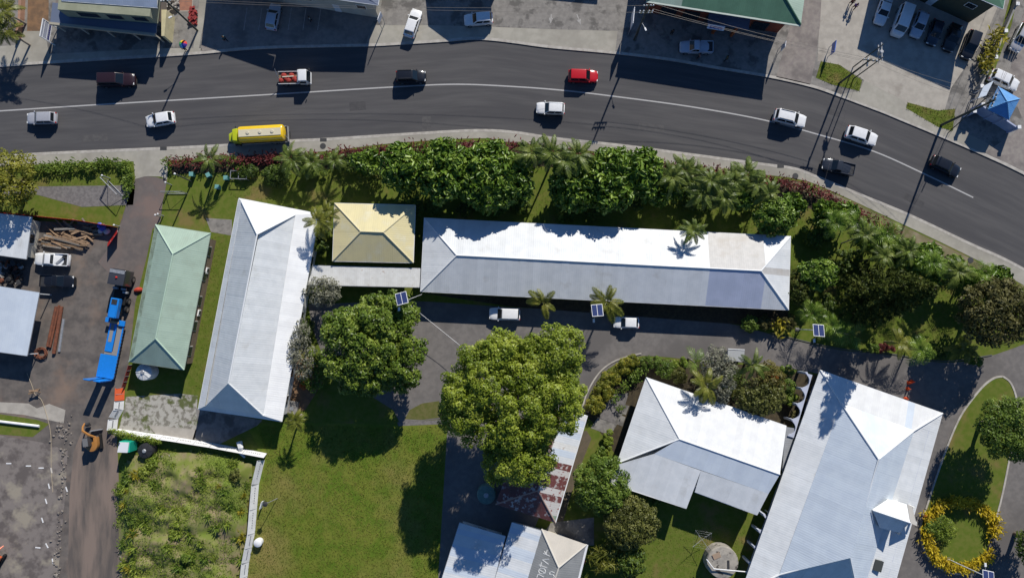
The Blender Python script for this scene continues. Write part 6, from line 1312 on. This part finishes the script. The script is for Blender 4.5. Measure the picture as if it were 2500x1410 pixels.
GH_ = 'red leafed shrubs of the roadside hedge'; GG_ = 'green shrubs mixed into the roadside hedge'
for i, (u, v) in enumerate(along([(418, 400), (500, 396), (580, 393), (700, 388), (820, 382), (960, 368), (1060, 362), (1240, 364), (1330, 370), (1444, 386), (1648, 414), (1740, 424), (1860, 442), (1945, 456), (2010, 482), (2060, 508), (2120, 540), (2170, 568)], 11)):
    if rg.random() < .18: plant('green_shrub', 'green leafed shrub growing in the red roadside hedge', rg.choice(GRNP), (u + rg.gauss(0, 3), v + rg.gauss(0, 3)), rg.uniform(.9, 1.3), group=GG_)
    else: plant('red_shrub', 'red leafed shrub in the roadside hedge', rg.choice(REDP), (u + rg.gauss(0, 2), v + rg.gauss(0, 2)), rg.uniform(.85, 1.2), group=GH_)
GV_ = 'green shrubs along the left garden edges'
for (u, v) in along([(92, 412), (180, 408), (300, 402), (318, 408), (322, 440), (312, 475)], 9): plant('green_shrub', 'green shrub lining the small left garden', rg.choice(GRNP), (u + rg.gauss(0, 3), v + rg.gauss(0, 4)), rg.uniform(.8, 1.25), group=GV_)
GB_ = 'green shrubs in the curving hedge'
for (u, v) in along([(2100, 560), (2200, 612), (2300, 655), (2380, 690), (2440, 705)], 9): plant('green_shrub', 'green shrub filling the curving hedge under the palms', rg.choice(GRNP), (u + rg.gauss(0, 8), v + rg.gauss(0, 10)), rg.uniform(1.0, 1.7), group=GB_)
GR_ = 'golden leafed shrubs ringing the round island lawn'
for (u, v) in along([(2258, 1268), (2270, 1240), (2296, 1225), (2330, 1220), (2365, 1224), (2392, 1238), (2408, 1256), (2416, 1282), (2420, 1306)], 6) + along([(2258, 1332), (2272, 1354), (2296, 1372), (2328, 1383), (2362, 1380), (2390, 1362), (2404, 1342)], 5) + along([(2254, 1290), (2250, 1320)], 7):
    for k in range(1): plant('golden_shrub', 'golden leafed shrub in the ring round the island lawn', rg.choice(GOLD), (u + rg.gauss(0, 4), v + rg.gauss(0, 4)), rg.uniform(.85, 1.15), group=GR_, z=.18)
for i, (u, v, lb) in enumerate(((2420, 96, 'topmost yellow shrub by the car park wall'), (2402, 133, 'middle yellow shrub by the car park wall'), (2390, 165, 'lowest yellow shrub by the car park wall'), (1897, 797, 'bright yellow shrub at the driveway corner of the long building'))): plant('yellow_shrub', lb, YELP[i % 3], (u, v), 1.5)
def bush(label, px, rx, ry, h, lm, n, per, ls, seed, name='bush', asp=.5, fat=False, group=None, z=.1):
    q = P(px[0], px[1], h * .6); root = empty(name, (q.x, q.y, z), 0, label, 'shrub', group); cl = clumps(n, rx, ry, h * .55, h * .5, min(rx, ry) * .38, seed=seed)
    crown('foliage', cl, per, ls, lm, root, asp, fat); MB().path([(0, 0, -.05), (0, 0, h * .5)], [.07, .03], 6).local('stem', BARK, root); return root
for i in range(14):
    t = rg.random(); plant('green_shrub', 'small green shrub in the soil left of the white house', rg.choice(GRNP), (1500 + 60 * t + rg.gauss(0, 9), 975 - 80 * t + rg.gauss(0, 9)), rg.uniform(.7, 1.2), group='small shrubs left of the white house')
YB = leafmat('croton_foliage', (.09, .115, .012), (.195, .205, .020), (.36, .31, .035), sc=.9)
for i, (u, v, rx, ry) in enumerate(((1452, 988, 1.5, 1.5), (1474, 955, 1.6, 1.5), (1492, 922, 1.5, 1.4), (1520, 895, 1.6, 1.3), (1545, 880, 1.3, 1.0))): bush(('lowest', 'second lowest', 'middle', 'second highest', 'highest')[i] + ' yellow green bush along the curved stone edging', (u, v), rx, ry, 1.7, YB, 12, 150, .12, 50 + i)
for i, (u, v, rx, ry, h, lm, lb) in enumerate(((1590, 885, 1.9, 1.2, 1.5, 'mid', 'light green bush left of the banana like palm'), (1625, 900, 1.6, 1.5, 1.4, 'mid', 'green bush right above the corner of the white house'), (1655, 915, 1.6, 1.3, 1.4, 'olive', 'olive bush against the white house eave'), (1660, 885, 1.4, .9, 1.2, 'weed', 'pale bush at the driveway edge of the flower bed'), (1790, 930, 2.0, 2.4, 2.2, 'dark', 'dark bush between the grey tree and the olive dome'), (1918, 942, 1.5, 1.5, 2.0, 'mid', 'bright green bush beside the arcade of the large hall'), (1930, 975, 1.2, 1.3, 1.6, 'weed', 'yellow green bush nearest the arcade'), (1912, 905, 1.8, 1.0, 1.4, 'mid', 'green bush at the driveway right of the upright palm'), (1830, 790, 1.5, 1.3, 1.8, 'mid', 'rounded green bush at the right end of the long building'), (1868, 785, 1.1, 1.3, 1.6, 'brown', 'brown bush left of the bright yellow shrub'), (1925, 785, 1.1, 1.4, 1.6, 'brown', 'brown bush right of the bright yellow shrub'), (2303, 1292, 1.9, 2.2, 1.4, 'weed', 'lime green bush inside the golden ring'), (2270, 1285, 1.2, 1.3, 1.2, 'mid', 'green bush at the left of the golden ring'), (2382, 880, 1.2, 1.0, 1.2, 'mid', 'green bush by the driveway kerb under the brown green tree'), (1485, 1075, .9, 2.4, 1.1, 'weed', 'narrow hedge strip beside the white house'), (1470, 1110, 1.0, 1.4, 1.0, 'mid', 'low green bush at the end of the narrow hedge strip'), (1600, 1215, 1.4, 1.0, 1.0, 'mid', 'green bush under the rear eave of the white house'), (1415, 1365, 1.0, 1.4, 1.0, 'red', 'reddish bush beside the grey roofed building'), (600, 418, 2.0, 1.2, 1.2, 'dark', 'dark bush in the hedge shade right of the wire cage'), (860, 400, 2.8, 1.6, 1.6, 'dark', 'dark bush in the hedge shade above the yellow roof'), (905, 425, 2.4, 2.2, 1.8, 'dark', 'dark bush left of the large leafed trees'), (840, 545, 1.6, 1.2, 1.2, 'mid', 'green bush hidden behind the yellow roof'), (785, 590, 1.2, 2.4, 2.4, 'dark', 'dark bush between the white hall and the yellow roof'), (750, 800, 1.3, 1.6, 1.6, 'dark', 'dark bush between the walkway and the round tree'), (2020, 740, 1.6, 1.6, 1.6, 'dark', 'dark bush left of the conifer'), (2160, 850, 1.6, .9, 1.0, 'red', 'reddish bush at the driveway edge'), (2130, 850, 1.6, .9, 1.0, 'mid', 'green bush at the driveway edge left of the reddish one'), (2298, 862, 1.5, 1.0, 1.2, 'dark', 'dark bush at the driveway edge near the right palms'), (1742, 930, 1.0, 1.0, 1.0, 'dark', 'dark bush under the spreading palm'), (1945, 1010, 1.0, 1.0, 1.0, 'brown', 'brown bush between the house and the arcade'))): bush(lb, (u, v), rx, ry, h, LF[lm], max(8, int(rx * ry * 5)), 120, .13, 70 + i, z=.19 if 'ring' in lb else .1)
GU_ = 'dark understorey shrubs below the roadside trees'
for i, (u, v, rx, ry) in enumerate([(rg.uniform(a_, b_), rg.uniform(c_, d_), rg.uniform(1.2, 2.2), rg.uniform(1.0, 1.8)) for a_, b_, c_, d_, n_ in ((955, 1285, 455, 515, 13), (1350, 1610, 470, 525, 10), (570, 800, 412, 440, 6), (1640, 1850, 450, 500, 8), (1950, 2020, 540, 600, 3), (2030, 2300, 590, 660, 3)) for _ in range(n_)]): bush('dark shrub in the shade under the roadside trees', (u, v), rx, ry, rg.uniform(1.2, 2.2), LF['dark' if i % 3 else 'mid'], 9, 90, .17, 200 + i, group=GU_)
bush('orange flowering bush at the top of the olive domed tree', (1891, 920), .7, .7, 1.4, LF['orange'], 7, 60, .1, 120); bush('red flowering bush beside the pit lid', (746, 938), .9, .8, 1.0, LF['orange'], 7, 60, .1, 121); bush('orange brown bush at the left of the golden ring', (2263, 1262), .7, .6, .9, LF['orange'], 7, 40, .1, 122, z=.19)
vn = P(330, 1066); vr = empty('vine', (vn.x, vn.y, .1), 0, 'green vine trailing over the top of the banner fence', 'vine')
crown('foliage', [(*(P(u, v) - vn).xy, 1.0 + random.uniform(-.2, .2), random.uniform(.35, .55)) for u, v in along([(282, 1048), (300, 1054), (340, 1064), (400, 1076)], 6)], 60, .12, LF['weed'], vr)
# weedy mound
MPOLY = [(300, 1130), (330, 1108), (400, 1100), (470, 1096), (560, 1108), (622, 1128), (612, 1200), (608, 1290), (588, 1390), (570, 1500), (310, 1500), (296, 1400), (286, 1280), (288, 1190)]
import mathutils.noise as mnoise
def mz(x, y, u, v):
    d = min(1, min(math.hypot(u - a, v - b_) for a, b_ in MP2) / 55.0); return .10 + d * (1.5 + 1.0 * mnoise.noise(Vector((x * .3, y * .3, 0))) + .5 * mnoise.noise(Vector((x * .9, y * .9, 3)))) 
MP2 = along(MPOLY + [MPOLY[0]], 8); V, Fq = [], []; nu, nv = 56, 66; grid = {}
for j in range(nv):
    for i in range(nu):
        u, v = 280 + (630 - 280) * i / (nu - 1), 1090 + 420 * j / (nv - 1); q = P(u, v)
        if pip(u, v, MPOLY): grid[(i, j)] = len(V); V.append((q.x, q.y, mz(q.x, q.y, u, v)))
for (i, j) in list(grid):
    k = [(i, j), (i + 1, j), (i + 1, j + 1), (i, j + 1)]
    if all(x in grid for x in k): Fq.append(tuple(grid[x] for x in k))
mo = MB().add(V, Fq).build('earth_mound', mat('mound_soil', (.15, .18, .033), (.24, .19, .11), .55, (.13, .18, .025), .25, rough=.95, bump=.1), smooth=True, fix=True); tag(mo, kind='structure')
if mo.data.polygons[0].normal.z < 0: mo.data.flip_normals()
Va = np.array(V); n = 30000; ii = RNG.integers(0, len(Va), n); C = Va[ii] + RNG.normal(size=(n, 3)) * np.array([.22, .22, 0.0])
dens = np.array([mnoise.noise(Vector((c[0] * .22, c[1] * .22, 5))) for c in C]); keep = RNG.random(n) < np.clip(.70 + dens * 1.9, .04, 1); C = C[keep]; C[:, 2] += RNG.uniform(.02, .22, len(C))
Nn = unit(len(C)) * .55 + np.array([0, 0, 1.0]); Nn /= np.linalg.norm(Nn, axis=1, keepdims=True)
Vl, Fl = leaves(C, Nn, RNG.uniform(.05, .15, len(C)), .4); tag(link('weeds', np_mesh('weeds', Vl, Fl, LF['weed'])), 'tangled weeds covering the earth mound', 'weeds', kind='stuff')
for i in range(12):
    k = random.randrange(len(V)); x, y, z_ = V[k]; rr_ = random.uniform(.7, 1.5); r_ = empty('weed_bush', (x, y, z_), 0, 'low rounded weed bush growing on the earth mound', 'weed', 'low weed bushes on the mound'); crown('foliage', clumps(7, rr_, rr_, .35, .45, rr_ * .4, seed=900 + i), 70, .13, LF[('weed', 'mid', 'weed', 'olive')[i % 4]], r_)
FERN = [blade_mesh('fern', 34, 1.0, .14, LF[k], (10, 70), 40 + s, .18) for s, k in enumerate(('weed', 'mid', 'yel', 'weed'))]
for i in range(75):
    k = random.randrange(len(V)); x, y, z_ = V[k]; o = link('weed_plant', random.choice(FERN), None, (x, y, z_), random.random() * 6.28); s_ = random.uniform(.6, 1.3); o.scale = (s_, s_, s_); tag(o, 'leafy weed plant standing on the earth mound', 'weed', 'leafy weed plants on the mound')
# grass tufts over the lawns (one uncountable mass)
def tufts(polys, n, hl, m, zz, skip=()):
    C = []
    bb_ = [(min(p[0] for p in q), max(p[0] for p in q), min(p[1] for p in q), max(p[1] for p in q)) for q in polys]; ar = [(b[1] - b[0]) * (b[3] - b[2]) for b in bb_]; tot = sum(ar)
    for q, b, a in zip(polys, bb_, ar):
        for _ in range(int(n * a / tot)):
            u, v = random.uniform(b[0], b[1]), random.uniform(b[2], b[3])
            if pip(u, v, q): C.append(tuple(P(u, v, zz)))
    C = np.array(C); C[:, 2] += hl * .4; Nn = unit(len(C)); Nn[:, 2] = np.abs(Nn[:, 2]) * .6 + .1; Nn /= np.linalg.norm(Nn, axis=1, keepdims=True)
    Vv, Ff = leaves(C, Nn, RNG.uniform(.5, 1.3, len(C)) * hl, .32); return link('grass', np_mesh('grass', Vv, Ff, m))
GT = leafmat('grass_blades', (.10, .135, .014), (.175, .185, .028), (.27, .235, .07), rough=.8, sc=.11)
LAWNP = [(630, 1045), (690, 1036), (975, 1042), (1090, 1036), (1070, 1412), (602, 1412), (634, 1200), (652, 1120)]
GARP = [[(560, 430), (900, 420), (920, 480), (700, 500), (560, 480)], [(1280, 440), (1660, 450), (1860, 480), (2000, 540), (2000, 600), (1940, 600), (1930, 570), (1280, 530)], [(1935, 600), (2080, 590), (2320, 690), (2420, 760), (2320, 870), (2140, 850), (1940, 800)], [(520, 575), (560, 575), (495, 960), (455, 960)], [(100, 410), (315, 405), (318, 450), (90, 455)], [(1560, 1300), (1700, 1250), (1840, 1300), (1800, 1410), (1540, 1410)]]
tag(tufts([LAWNP], 26000, .10, GT, .11), 'short mown grass of the back lawn', 'grass', kind='stuff'); VERGE = [[(1992, 188), (2004, 148), (2048, 156), (2107, 194), (2100, 224), (2030, 208)], [(2214, 248), (2290, 268), (2334, 264), (2328, 322), (2290, 312), (2210, 266)]]
tag(tufts(VERGE, 2600, .10, GT, .135), 'short grass of the roadside verges', 'grass', kind='stuff')
tag(tufts(GARP, 22000, .085, GT, .10), 'short grass of the garden lawns', 'grass', kind='stuff')
